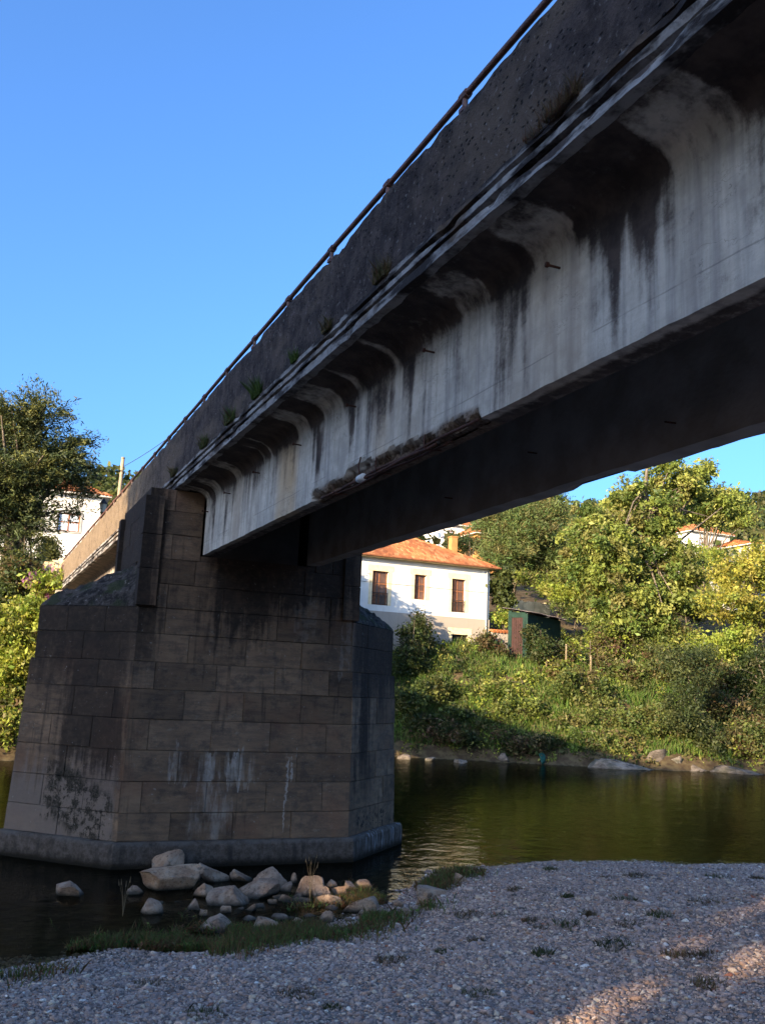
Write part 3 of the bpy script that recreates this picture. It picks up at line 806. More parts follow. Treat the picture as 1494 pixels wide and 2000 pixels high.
def tree(name, label, base, trunk_r, ells, n_clump, clump_r, per, leaf, asp, pal, seed, cat='tree', group=None, mat=None,
         limbs=14, elong=0.0, dirz=0.0, spread=.9, shell=.55, flat=.8, lean=(0, 0), hole=None, crown_name='crown', trunk_name='trunk', zmin=None):
    nrng = np.random.default_rng(seed)
    base = np.array(base, float); root = empty(name, base); tag(root, label, cat, group)
    C, d = clump_centres(nrng, ells, n_clump, shell)
    cols = pick(nrng, pal, n_clump)
    m = n_clump*per
    idx = np.repeat(np.arange(n_clump), per)
    off = nrng.normal(size=(m, 3))*clump_r*nrng.uniform(.6, 1.3, n_clump)[idx][:, None]; off[:, 2] *= flat
    out = d.copy(); out[:, 2] = out[:, 2]*.4 + dirz; out /= np.linalg.norm(out, axis=1)[:, None]+1e-9
    if elong: off += out[idx]*(nrng.uniform(-1, 1, m)*elong)[:, None]
    P = C[idx] + off
    pc = cols[idx]*nrng.uniform(.7, 1.3, m)[:, None]
    D = out[idx] if (elong or dirz) else None
    keep = np.ones(m, bool)
    if hole is not None: keep = ~hole(P)
    if zmin is not None: keep &= P[:, 2] > zmin
    P, pc = P[keep], pc[keep]
    if D is not None: D = D[keep]
    me = leaf_mesh(crown_name, P, D, leaf, asp, np.clip(pc, 0, 1), nrng, spread)
    link(crown_name, me, mat or M_LEAF, root)
    b = MB()
    top = np.average(np.array(ells)[:, :3], axis=0, weights=np.array(ells)[:, 3])
    zt = max(e[2]+e[5]*.3 for e in ells)
    ax = []
    for t in np.linspace(0, 1, 7):
        p = base*(1-t) + np.array([top[0]+lean[0], top[1]+lean[1], zt])*t
        p = p + np.array([math.sin(t*5+seed)*.12, math.cos(t*4+seed)*.12, 0])*trunk_r*3*(0 < t)
        ax.append(p)
    ax[0] = base - np.array([0, 0, .4])
    b.tube(ax, [trunk_r*(1.25 if i == 0 else 1-.13*i) for i in range(7)], 8)
    for i in nrng.choice(n_clump, min(limbs, n_clump), replace=False):
        t = nrng.uniform(.3, .85); k = int(t*6); s_ = ax[k]
        e = C[i]; mid = s_*.5+e*.5 + np.array([0, 0, .12*np.linalg.norm(e-s_)])
        r0 = trunk_r*(.5-.3*t)
        b.tube([s_, mid, e], [r0, r0*.6, r0*.25], 5, cap=False)
    b.build(trunk_name, M_BARK, root, True)
    return root
def shrub(name, label, ells, n_clump, clump_r, per, leaf, asp, pal, seed, group=None, cat='shrub', **kw):
    x = np.mean([e[0] for e in ells]); y = np.mean([e[1] for e in ells])
    rr = np.random.default_rng(seed+1000); sub_ = []
    for e in ells:                                # break every mass into uneven lobes
        for _ in range(6):
            d = rr.normal(size=3); d /= np.linalg.norm(d); d *= rr.uniform(.35, .95); k_ = rr.uniform(.28, .58)
            sub_.append((e[0]+d[0]*e[3], e[1]+d[1]*e[4], e[2]+d[2]*e[5]*.9, e[3]*k_*1.1, e[4]*k_, e[5]*k_*1.15))
        sub_.append((e[0], e[1], e[2]-e[5]*.3, e[3]*.7, e[4]*.7, e[5]*.6))
    ells = sub_
    base = (x, y, float(H(x, y, False)))
    return tree(name, label, base, .06, ells, n_clump, clump_r, per, leaf, asp, pal, seed, cat, group, limbs=10, shell=.45, crown_name='foliage', trunk_name='stem', **kw)
def E3(px, py, y, rx, rz, ry=None):
    """ellipsoid whose centre is seen at a photograph pixel, at world distance y; radii in photograph pixels"""
    p = at_y(px, py, y); s = depth(p)/F_PX
    return (p[0], p[1], p[2], rx*s, (ry if ry is not None else rx*s), rz*s)

G_WAL = [(0.179, 0.214, 0.041), (0.234, 0.261, 0.053), (0.123, 0.169, 0.036), (0.275, 0.275, 0.075), (0.083, 0.122, 0.029), (0.206, 0.184, 0.058)]
G_YEL = [(0.243, 0.236, 0.038), (0.3, 0.275, 0.045), (0.174, 0.2, 0.038), (0.346, 0.288, 0.063), (0.138, 0.175, 0.038)]
G_PIN = [(0.056, 0.094, 0.027), (0.088, 0.119, 0.031), (0.106, 0.131, 0.037), (0.125, 0.106, 0.037)]
G_YEW = [(0.03, 0.045, 0.015), (0.054, 0.067, 0.02), (0.082, 0.086, 0.023), (0.11, 0.108, 0.028), (0.026, 0.04, 0.016)]
G_BSH = [(0.088, 0.12, 0.028), (0.128, 0.152, 0.035), (0.16, 0.16, 0.047), (0.064, 0.096, 0.024), (0.143, 0.12, 0.047)]
G_IVY = [(.035, .055, .016), (.055, .075, .02), (.025, .042, .014), (.075, .07, .025)]
G_BRI = [(0.209, 0.256, 0.04), (0.273, 0.303, 0.047), (0.143, 0.209, 0.032), (0.32, 0.303, 0.079)]
G_DRY = [(.12, .085, .04), (.10, .05, .03), (.15, .12, .05), (.07, .07, .025)]

# right bank trees
tree('walnut_tree', 'tall spreading leafy tree rising above all others behind the green shed', (43.0, 54, float(H(43, 54, False))), .38,
     [E3(1250, 1010, 54, 75, 75, 3.0), E3(1320, 935, 54, 55, 45, 2.2), E3(1170, 1090, 53, 75, 85, 3), E3(1290, 1120, 53, 85, 85, 3), E3(1390, 995, 54, 45, 36, 2.0), E3(1230, 1200, 52, 90, 60, 2.6), E3(1370, 925, 54, 28, 25, 1.2), E3(1150, 1020, 54, 40, 40, 2)],
     760, .31, 100, .25, .5, G_WAL, 11, limbs=90, dirz=-.6, spread=.9, shell=.45)
tree('pine_tree', 'feathery green pine with ruddy boughs beside the tiled house', (38.2, 63, float(H(38.2, 63, False))), .30,
     [E3(1020, 1030, 63, 70, 45, 3), E3(1065, 1000, 63, 45, 45, 2.4), E3(985, 1075, 63, 50, 40, 2.4), E3(1070, 1090, 63, 55, 40, 2.6), E3(960, 1020, 64, 35, 28, 2), E3(1040, 975, 64, 40, 25, 2)],
     900, .34, 80, .30, .15, G_PIN, 12, limbs=14, elong=.35, dirz=.25, spread=.8, mat=M_NEEDLE, shell=.3)
tree('yellowing_tree', 'yellow green tree turning colour at the bank top below the farther huts', (48.5, 47.0, float(H(48.5, 47.0, False))), .2,
     [E3(1450, 1130, 48, 60, 45, 2.2), E3(1495, 1110, 48, 50, 55, 2.2), E3(1420, 1180, 47, 50, 32, 2), E3(1490, 1200, 47, 50, 40, 2)],
     330, .33, 60, .20, .5, G_YEL, 13, limbs=18)
tree('leafy_tree', 'dull green round-topped tree half hidden behind the tall spreading one', (62, 68, float(H(62, 68, False))), .25,
     [E3(1405, 980, 68, 40, 28, 2.2), E3(1345, 985, 68, 38, 28, 2.2), E3(1440, 1010, 67, 20, 25, 1.6)], 200, .5, 50, .32, .5, G_WAL, 14)
tree('sapling', 'slender dark green sapling with thin pale trunk leaning at the far waterline', at_z(1368, 1482, .4), .07,
     [E3(1345, 1330, 41.5, 48, 45, 1.1), E3(1330, 1390, 41.5, 42, 40, 1.1), E3(1375, 1290, 41.6, 35, 35, .9), E3(1385, 1440, 41, 30, 40, .9), E3(1330, 1290, 41.7, 40, 30, 1)],
     210, .24, 55, .13, .5, [(.05, .07, .025), (.08, .095, .03), (.035, .05, .02), (.10, .11, .04)], 15, limbs=16)
tree('small_tree', 'dark small tree in shadow at the bank edge beyond the sapling', (45.5, 43.2, float(H(45.5, 43.2, False))), .12,
     [E3(1470, 1330, 44, 45, 55, 1.5), E3(1500, 1290, 44, 40, 40, 1.5), E3(1450, 1390, 43.5, 40, 35, 1.2)], 170, .28, 55, .16, .5, G_IVY, 16)
tree('fig_tree', 'broad-leaved small tree hugging the right corner of the white house', (34.6, 57.2, float(H(34.6, 57.2, False))), .1,
     [E3(978, 1140, 57, 18, 28, 1), E3(985, 1175, 57, 16, 22, 1)], 55, .25, 45, .26, .7, [(.06, .075, .02), (.09, .10, .03), (.04, .055, .018)], 17)
# bushes along the far bank
BUSH = [
 ('dark bush climbing the corner of the house by the pier', [E3(812, 1250, 54, 24, 50, 1.2), E3(800, 1300, 53, 40, 40, 1.2)], G_IVY, 120),
 ('tall narrow creeper reaching up the stone base of the white house', [E3(822, 1215, 55.6, 11, 26, .6), E3(826, 1250, 55.4, 14, 30, .7)], G_IVY, 55),
 ('dense dark bush below the doorway of the white house', [E3(905, 1302, 53.5, 46, 28, 1.3), E3(870, 1315, 53, 45, 28, 1.3)], G_IVY, 170),
 ('brownish bush between the doorway and the green shed', [E3(968, 1272, 53.5, 30, 34, 1.1)], G_DRY[:2]+G_IVY, 120),
 ('dark bush in front of the green shed wall', [E3(1045, 1250, 51.2, 30, 30, 1.0), E3(1065, 1275, 50.5, 34, 25, 1.0)], G_IVY, 90),
 ('rounded sunlit bush standing out on the mid slope', [E3(1110, 1345, 47.5, 62, 42, 1.6), E3(1150, 1370, 46.5, 55, 40, 1.5)], G_BSH, 170),
 ('wide sunlit bramble above the grey shore ledges', [E3(1200, 1400, 45, 70, 40, 1.6), E3(1260, 1425, 44, 60, 35, 1.5), E3(1120, 1410, 45.5, 50, 25, 1.3)], G_BSH, 210),
 ('olive bush between the fence and the sapling', [E3(1240, 1330, 47.5, 60, 30, 1.6), E3(1200, 1300, 49, 55, 24, 1.4)], G_DRY+G_BSH, 150),
 ('leafy green bush under the yellowing tree', [E3(1400, 1260, 47, 50, 38, 1.6), E3(1440, 1250, 47, 45, 30, 1.5)], G_BRI, 150),
 ('low shadowed bush right of the sapling at the shore', [E3(1440, 1450, 41, 45, 35, 1.2), E3(1480, 1440, 40.5, 40, 40, 1.2)], G_BSH+G_DRY, 150),
 ('light green bush on the terrace above the green shed', [E3(1110, 1160, 57, 50, 24, 1.5), E3(1060, 1150, 58, 30, 14, 1.2)], G_BRI, 100),
 ('pale bush along the wire fence on the slope', [E3(1180, 1270, 50.3, 48, 22, 1.0), E3(1120, 1275, 50.3, 28, 20, .9)], G_BRI[:3]+G_DRY, 100),
 ('overhanging bush at the bottom of the bright slope', [E3(1330, 1430, 42.8, 40, 40, 1.1), E3(1300, 1400, 43.5, 40, 35, 1.1)], G_BSH, 120),
 ('small bush on the lawn strip between house and shed', [E3(985, 1205, 56.5, 22, 10, 1.0)], G_BRI, 40),
 ('ragged bush on the steep slope under the house bushes', [E3(850, 1345, 50.5, 45, 22, 1.4), E3(800, 1370, 49.5, 40, 24, 1.2)], G_IVY+G_BSH, 120),
 ('straggling bramble hanging to the water near the pier', [E3(860, 1425, 48.0, 60, 22, 1.0), E3(930, 1440, 46.8, 50, 22, 1.0)], G_IVY+G_DRY, 130),
 ('brown bramble tangle over the shore left of the ledges', [E3(1010, 1450, 45.3, 55, 18, .8), E3(1070, 1455, 44.6, 45, 18, .8)], G_DRY+G_IVY, 120),
 ('low green bramble on the middle of the slope', [E3(1000, 1350, 49, 55, 16, 1.2), E3(1050, 1330, 49.5, 40, 14, 1.2)], G_BSH+G_BRI, 100),
 ('tall bush beneath the crown of the spreading tree', [E3(1180, 1235, 51.5, 60, 32, 1.4), E3(1260, 1250, 51, 60, 34, 1.4)], G_BSH+G_BRI[:2], 170),
 ('tall hedge bush to the right of the spreading tree trunk', [E3(1330, 1225, 50, 55, 40, 1.4), E3(1360, 1180, 52, 45, 35, 1.4)], G_BSH+G_WAL, 160),
 ('dense bush filling the slope above the sapling', [E3(1300, 1290, 47, 55, 35, 1.4), E3(1390, 1320, 45.5, 50, 40, 1.3)], G_BSH+G_DRY, 170),
 ('dusky bush at the top of the low sandy ledge', [E3(1420, 1385, 43, 55, 35, 1.1), E3(1490, 1400, 42.5, 45, 35, 1.1)], G_IVY+G_DRY, 150),
 ('shadowed bush low on the slope between the bramble and the water', [E3(900, 1400, 48.6, 50, 24, 1.0), E3(960, 1410, 47.6, 45, 22, 1.0)], G_IVY+G_BSH[:2], 110),
 ('thick bush overhanging the blocky grey rock', [E3(1170, 1440, 43.8, 50, 22, .9), E3(1230, 1450, 43.0, 40, 18, .8)], G_BSH+G_DRY[:1], 110),
 ('broad leafy bush midway down the bright slope', [E3(1050, 1385, 47.0, 50, 24, 1.1), E3(1000, 1395, 47.3, 40, 20, 1.0)], G_BSH+G_BRI[:1], 110),
 ('rank bush beside the fence posts above the rounded bush', [E3(1090, 1310, 49.2, 40, 16, .9), E3(1150, 1325, 48.6, 40, 16, .9)], G_BRI+G_DRY, 80),
 ('terrace bush under the pine', [E3(1040, 1130, 61, 50, 16, 1.6), E3(1100, 1125, 60, 35, 20, 1.4)], G_BRI+G_BSH, 110),
 ('garden bush right of the cream terrace wall', [E3(1120, 1190, 56, 40, 20, 1.2)], G_BSH, 70),
 ('hillside bush below the terraced white cottage', [E3(1380, 1080, 66, 42, 22, 2.0), E3(1410, 1095, 64, 40, 20, 2.0)], G_BRI, 90),
 ('shadowed bush behind the chimney of the tiled house', [E3(900, 1055, 74, 40, 22, 2.0), E3(945, 1075, 70, 20, 25, 1.6)], G_IVY, 90),
]
for k, (lb, el, pal, n) in enumerate(BUSH):
    shrub('bush', lb, el, n, .26, 52, .17, .5, pal, 40+k, 'bushes on the far bank')
# left bank: yew, garden shrubs and creepers lit by the sun
YB = (1.2, 50.5, float(H(1.2, 50.5, False)))
tree('yew_tree', 'big dark conifer with drooping sprays before the white house with brown window', YB, .42,
     [E3(60, 830, 50.5, 55, 75, 2.0), E3(20, 930, 50.5, 90, 80, 2.8), E3(95, 910, 50.5, 62, 60, 2.2), E3(40, 1020, 50.5, 60, 55, 2.4), E3(140, 880, 50.5, 26, 40, 1.2), E3(150, 935, 50.5, 40, 22, 1.4), E3(10, 830, 51, 45, 60, 2.2), E3(30, 1090, 50.3, 45, 35, 1.6), E3(-60, 960, 51, 70, 90, 2.6), E3(178, 915, 50.5, 30, 8, .8), E3(160, 862, 50.5, 22, 8, .7), E3(172, 962, 50.5, 24, 8, .8), E3(122, 800, 50.5, 18, 12, .7), E3(150, 1000, 50.5, 22, 9, .8)],
     1250, .15, 88, .185, .24, G_YEW, 21, limbs=60, elong=.95, dirz=.05, spread=.55, mat=M_NEEDLE, flat=.6, shell=.3)
LB = [
 ('bright green creeper mass over the far river wall at the upstream edge', [E3(20, 1230, 44.6, 60, 45, 1.3), E3(60, 1200, 45, 40, 35, 1.2)], G_BRI, 190),
 ('yellow green hanging shrub low on the upstream river wall', [E3(10, 1320, 43.6, 50, 50, 1.0), E3(40, 1290, 43.8, 40, 40, 1.0)], G_BRI+G_YEL[:2], 170),
 ('dry yellowish brush at the water below the creeper', [E3(0, 1410, 43.0, 45, 45, .7), E3(30, 1385, 43.2, 28, 40, .7)], G_DRY+G_BRI, 110),
 ('shadowed shrub at the foot of the dark conifer', [E3(60, 1110, 49, 55, 30, 1.4), E3(20, 1140, 48.5, 60, 28, 1.4)], G_YEW+G_IVY[:2], 150),
 ('leafy shrub with purple blooms by the bridge end', [E3(100, 1150, 45.6, 35, 28, 1.0), E3(140, 1140, 45.2, 28, 20, .9), E3(170, 1150, 45.0, 30, 22, 1)], G_BRI+[(.25, .06, .22)], 120),
 ('grassy brush under the far span of the bridge', [E3(215, 1110, 43.5, 50, 35, 2.0), E3(250, 1080, 44, 35, 30, 2.0)], G_IVY+G_DRY, 170),
  ('dark undergrowth below the conifer at the river wall', [E3(30, 1165, 47, 50, 26, 1.0), E3(75, 1130, 47, 22, 22, .8)], G_YEW+G_IVY, 110),
 ('pale green bush spilling over the wall end', [E3(45, 1110, 47.0, 30, 20, .7)], G_IVY+G_DRY, 70),
 ('dark bush against the white house wall behind the conifer', [E3(95, 1080, 62, 22, 32, 1.0)], G_YEW, 60),
]
for k, (lb, el, pal, n) in enumerate(LB):
    shrub('bush', lb, el, n, .25, 55, .17, .5, pal, 70+k, 'bushes on the upstream far bank')
# trees out of sight behind the pier, and the grove behind the photographer that shades the foreground
for k, (x, y, h, r) in enumerate([(13.5, 51.5, 8.2, 2.6), (17.3, 53.5, 8.4, 2.5), (13.5, 48.3, 8.8, 2.3), (16.5, 50.2, 7.5, 2.2)]):
    z = float(H(x, y, False))
    tree('alder_tree', 'bushy alder beside the bridge end, hidden behind the pier', (x, y, z), .16, [(x, y, z+h*.62, r, r, h*.38)], 120, .4, 50, .28, .5, G_WAL, 90+k, group='alders behind the pier')
def hole(P):  # leaves cut away along the sun direction to shape sun patches on gravel and boulders
    t = (P[:, 0]+20)/.84
    y = P[:, 1] - .47*t; z = P[:, 2] + .27*t
    y = P[:, 1] + (-20-P[:, 0])*(.47/.84); z = P[:, 2] - (-20-P[:, 0])*(.27/.84)
    a = ((y+6.6+.35*(z-9.2))/1.4)**2 + ((z-9.4)/2.0)**2 < 1
    b = ((y-1.4)/1.6)**2 + ((z-8.5)/.6)**2 < 1
    k = np.abs(np.sin(P[:, 0]*91.7+P[:, 1]*57.3+P[:, 2]*33.1))       # some twigs stay in the openings
    return (a & (k > .17)) | (b & (k > .10))
for k, (x, y, h, r) in enumerate([(-21, 5.2, 19.5, 4.8), (-19, -1.2, 18.5, 4.8), (-16, -9.5, 19, 4.4), (-23, -8, 20, 5.2), (-26, -1, 21, 5.2), (-27, 6, 20, 5)]):
    z = float(H(x, y, False))
    tree('poplar_tree', 'tall dense tree of the grove on the near bank', (x, y, z), .35,
         [(x, y, z+h*.60, r, r, h*.34), (x, y, z+h*.34, r*.95, r*.95, h*.22)], 340, .8, 32, .66, .62, G_WAL, 120+k, group='grove on the near bank', hole=hole, shell=.2)
# hillside woods
def woods():
    nrng = np.random.default_rng(7); pts = []; cols = []
    n = 1700
    ang = nrng.uniform(R(-4), R(52), n); D = 95 + 260*nrng.uniform(0, 1, n)**.8
    x, y = D*np.sin(ang), D*np.cos(ang); z = H(x, y, False)
    C, cc = [], []
    pal = [(.045, .065, .018), (.07, .085, .022), (.10, .10, .03), (.035, .05, .016), (.12, .105, .04)]
    for i in range(n):
        p = at = np.array([x[i], y[i], z[i]])
        h = nrng.uniform(3.0, 6.5); m = 42
        d = nrng.normal(size=(m, 3)); d /= np.linalg.norm(d, axis=1)[:, None]
        C.append(p + np.array([0, 0, h*.5]) + d*np.array([h*.45, h*.45, h*.5])*nrng.uniform(.6, 1.05, m)[:, None])
        cc.append(pick(nrng, pal, 1).repeat(m, 0)*nrng.uniform(.7, 1.3, m)[:, None])
    C = np.concatenate(C); cc = np.concatenate(cc)
    me = leaf_mesh('hillside_woods', C, None, 1.05, .7, cc, nrng)
    tag(link('hillside_woods', me, M_LEAF), 'green wooded hillside rising behind the village', 'woods', kind='stuff')
woods()
# grass: far bank, waterside weeds
def blades(name, X_, Y_, Z_, hgt, wid, pal, seed, lean=.5):
    nrng = np.random.default_rng(seed); n = len(X_)
    a = nrng.uniform(0, 2*math.pi, n); h = hgt*nrng.uniform(.4, 1.5, n); w_ = wid*nrng.uniform(.6, 1.4, n)
    B = np.stack([X_, Y_, Z_-.02], 1)
    s = np.stack([np.cos(a)*w_, np.sin(a)*w_, 0*a], 1)
    la = nrng.uniform(0, 2*math.pi, n); ln = np.stack([np.cos(la), np.sin(la), 0*la], 1)*(h*lean*nrng.uniform(0, 1, n))[:, None]
    T = B + ln + np.stack([0*h, 0*h, h], 1); Mi = B + ln*.35 + np.stack([0*h, 0*h, h*.55], 1)
    V = np.stack([B-s, B+s, Mi+s*.7, T, Mi-s*.7], 1).reshape(-1, 3)
    c = pick(nrng, pal, n); cv = np.concatenate([np.repeat(c, 5, 0), np.ones((5*n, 1))], 1)
    return mesh_np(name, V, np.arange(5*n).reshape(n, 5), {'col': ('FLOAT_COLOR', 'POINT', cv)})
nr = np.random.default_rng(33)
n = 130000
x = nr.uniform(8, 60, n); y = np.interp(x, _fx, _fy) + nr.uniform(.2, 22, n)
q = fbm(x*.7, y*.7, 0, 87, 4); keep = (q > .40) & (nr.uniform(0, 1, n) < 1.0); x, y, q = x[keep], y[keep], q[keep]
hh = np.clip((q-.38)*3.2, .05, 1)*nr.uniform(0, 1, len(x))
P_ = np.stack([x, y, H(x, y)+hh], 1)
pc = pick(nr, G_BSH+G_BRI+G_IVY, 4000)[(np.floor(x*1.7).astype(int)*131 + np.floor(y*1.7).astype(int)*17) % 4000]*nr.uniform(.7, 1.3, len(x))[:, None]
tag(link('ground_cover', leaf_mesh('ground_cover', P_, None, .16, .55, pc, nr), M_LEAF), 'tangled low brambles and leaves covering the far bank', 'ground cover', kind='stuff')
n = 150000
x = nr.uniform(9, 58, n); sf = nr.uniform(.3, 1, n)**1.0*nr.uniform(.3, 20, n); y = np.interp(x, _fx, _fy) + sf
k = fbm(x*.5, y*.5, 0, 77, 3); keep = (k > .38) & (y - np.interp(x, _fx, _fy) > .5 + 1.2*fbm(x*.8, y*0, 0, 79, 3)); x, y, k = x[keep], y[keep], k[keep]
me = blades('bank_grass', x, y, H(x, y), .20 + .75*np.clip(fbm(x*.9, y*.9, 0, 80, 3)-.25, 0, 1), .022, [(.065, .13, .018), (.09, .16, .022), (.05, .10, .015), (.11, .14, .03), (.14, .125, .05)], 34, .7)
tag(link('bank_grass', me, M_GRASS), 'rough green grass covering the far river bank', 'grass', kind='stuff')
n = 90000
x = nr.uniform(-2, 11.5, n); t = nr.normal(size=n)
sh = np.interp(x, _nx, _ny)
off = np.where(x < 7, .15 + .55*t, -.35-.5*np.abs(t))
y = sh + off
dens = fbm(x*1.1, y*1.1, 0, 78, 3)
keep = (dens > .475 + .10*np.clip(vnoise(x*2.7, y*2.7, 0, 79)-.3, 0, 1)) & (nr.uniform(0, 1, n) < np.where(x < 7.2, 1, .35)); x, y = x[keep], y[keep]
lx, ly = x.copy(), y.copy()
me = blades('waterside_weeds', x, y, np.maximum(H(x, y), -.05), .15, .006, [(.09, .14, .03), (.06, .11, .025), (.12, .14, .04), (.15, .07, .035), (.17, .08, .04), (.13, .085, .035)], 35, .9)
tag(link('waterside_weeds', me, M_GRASS), 'low green and rusty weeds along the near waterline', 'weeds', kind='stuff')

rr = nr.uniform(0, 1, len(lx)) < .8; lx, ly = lx[rr], ly[rr]
q = fbm(lx*1.6, ly*1.6, 0, 88, 3)
P_ = np.stack([lx + nr.normal(0, .03, len(lx)), ly + nr.normal(0, .03, len(lx)), np.maximum(H(lx, ly), -.04) + nr.uniform(0, .11, len(lx))*(q > .35)], 1)
pc = np.where((q > .48)[:, None], pick(nr, [(.20, .085, .042), (.16, .065, .035), (.21, .14, .06)], len(lx)), pick(nr, [(.10, .16, .035), (.13, .18, .045), (.07, .12, .03), (.15, .15, .05)], len(lx)))
tag(link('creeping_weeds', leaf_mesh('creeping_weeds', P_, None, .042, .55, pc, nr), M_LEAF), 'creeping green and rusty leaves along the near waterline', 'weeds', kind='stuff')
# ------------------------------------------------------------------ pebbles (uncountable gravel)
def gravel():
    nrng = np.random.default_rng(3)
    n = 680000
    x = nrng.uniform(-4, 21, n); y = nrng.uniform(4.5, 18.2, n)
    d = np.hypot(x, y)
    z = H(x, y)
    p = np.clip((11.5/np.maximum(d, 5))**1.2, 0, 1)*(.55+.7*fbm(x*.8, y*.8, 0, 55, 3))
    # only where the view cone (with a margin) reaches
    v = np.stack([x, y, z], 1) - CAM
    dep = v@_F; u = CX + F_PX*(v@_IX)/np.maximum(dep, .1)
    keep = (z > -.10) & (nrng.uniform(0, 1, n) < p) & (dep > 1) & (u > -500) & (u < 2000)
    x, y, z = x[keep], y[keep], z[keep]; n = len(x)
    s = np.exp(nrng.normal(math.log(.0095), .52, n)); s = np.clip(s, .006, .042)
    me = bpy.data.meshes.new('gravel'); me.vertices.add(n)
    me.vertices.foreach_set('co', np.stack([x, y, z+s*.25], 1).astype(np.float32).ravel())
    def fa(nm, dat):
        a = me.attributes.new(nm, 'FLOAT', 'POINT'); a.data.foreach_set('value', np.asarray(dat, np.float32))
    def va(nm, dat):
        a = me.attributes.new(nm, 'FLOAT_VECTOR', 'POINT'); a.data.foreach_set('vector', np.asarray(dat, np.float32).ravel())
    fa('tone', np.clip(nrng.beta(1.6, 2.0, n) + np.where(nrng.uniform(0, 1, n) < .04, .4, 0), 0, 1))
    va('rot', np.stack([nrng.normal(0, .3, n), nrng.normal(0, .3, n), nrng.uniform(0, 6.28, n)], 1))
    va('scl', np.stack([s*nrng.uniform(.9, 1.6, n), s*nrng.uniform(.7, 1.1, n), s*nrng.uniform(.45, .8, n)], 1))
    o = link('gravel', me, None); tag(o, 'blue grey river gravel covering the near bank', 'gravel', kind='stuff')
    ng = bpy.data.node_groups.new('scatter_pebbles', 'GeometryNodeTree')
    ng.interface.new_socket('Geometry', in_out='INPUT', socket_type='NodeSocketGeometry')
    ng.interface.new_socket('Geometry', in_out='OUTPUT', socket_type='NodeSocketGeometry')
    N, Lk = ng.nodes.new, ng.links.new
    gi, go = N('NodeGroupInput'), N('NodeGroupOutput')
    ic = N('GeometryNodeMeshIcoSphere'); ic.inputs['Radius'].default_value = 1; ic.inputs['Subdivisions'].default_value = 2
    sp = N('GeometryNodeSetPosition'); nz = N('ShaderNodeTexNoise'); nz.inputs['Scale'].default_value = 1.1
    sub = N('ShaderNodeVectorMath'); sub.operation = 'SUBTRACT'; sub.inputs[1].default_value = (.5, .5, .5)
    sc = N('ShaderNodeVectorMath'); sc.operation = 'SCALE'; sc.inputs['Scale'].default_value = 1.1
    Lk(ic.outputs[0], sp.inputs[0]); Lk(nz.outputs['Color'], sub.inputs[0]); Lk(sub.outputs[0], sc.inputs[0]); Lk(sc.outputs[0], sp.inputs['Offset'])
    sm = N('GeometryNodeSetMaterial'); sm.inputs['Material'].default_value = M_PEBBLE
    Lk(sp.outputs[0], sm.inputs[0])
    mp = N('GeometryNodeMeshToPoints'); Lk(gi.outputs[0], mp.inputs[0])
    ip = N('GeometryNodeInstanceOnPoints'); Lk(mp.outputs[0], ip.inputs['Points']); Lk(sm.outputs[0], ip.inputs['Instance'])
    def na(nm, ty):
        q = N('GeometryNodeInputNamedAttribute'); q.data_type = ty; q.inputs[0].default_value = nm; return q.outputs[0]
    e2r = N('FunctionNodeEulerToRotation'); Lk(na('rot', 'FLOAT_VECTOR'), e2r.inputs[0])
    Lk(e2r.outputs[0], ip.inputs['Rotation']); Lk(na('scl', 'FLOAT_VECTOR'), ip.inputs['Scale'])
    Lk(ip.outputs[0], go.inputs[0])
    m = o.modifiers.new('pebbles', 'NODES'); m.node_group = ng
    return o
gravel()

# ------------------------------------------------------------------ boulders
def ico(sub):
    import bmesh
    bm = bmesh.new(); bmesh.ops.create_icosphere(bm, subdivisions=sub, radius=1)
    V = np.array([v.co[:] for v in bm.verts]); Fc = np.array([[v.index for v in f.verts] for f in bm.faces]); bm.free()
    return V, Fc
ICO3 = ico(4); ICO2 = ico(3)
def rock(name, c, sx, sy, sz, seed, mat, cuts=10, rough=.075, base=ICO3, rot=0.0, flat=1.0):
    V, Fc = base; V = V.copy(); nrng = np.random.default_rng(seed)
    for _ in range(cuts):                       # planar faces
        d = nrng.normal(size=3); d /= np.linalg.norm(d); lim = nrng.uniform(.28, .64)
        e = np.maximum(V@d - lim, 0); V -= e[:, None]*d*.97
    r = np.linalg.norm(V, axis=1)[:, None]
    nz = fbm(V[:, 0]*1.6+seed, V[:, 1]*1.6, V[:, 2]*1.6, seed, 4)-.5
    n2 = .25-np.abs(fbm(V[:, 0]*4+seed, V[:, 1]*4, V[:, 2]*4, seed+9, 4)-.5)*2
    V *= (1 + nz*rough*3 + n2*rough*1.5)[:, None]
    V -= (V.max(0)+V.min(0))/2; V /= (V.max(0)-V.min(0))/2
    V *= np.array([sx, sy, sz])
    ca, sa = math.cos(rot), math.sin(rot)
    V[:, :2] = np.stack([V[:, 0]*ca-V[:, 1]*sa, V[:, 0]*sa+V[:, 1]*ca], 1)
    o = link(name, mesh_np(name, V, Fc, smooth=False), mat); o.location = c
    return o
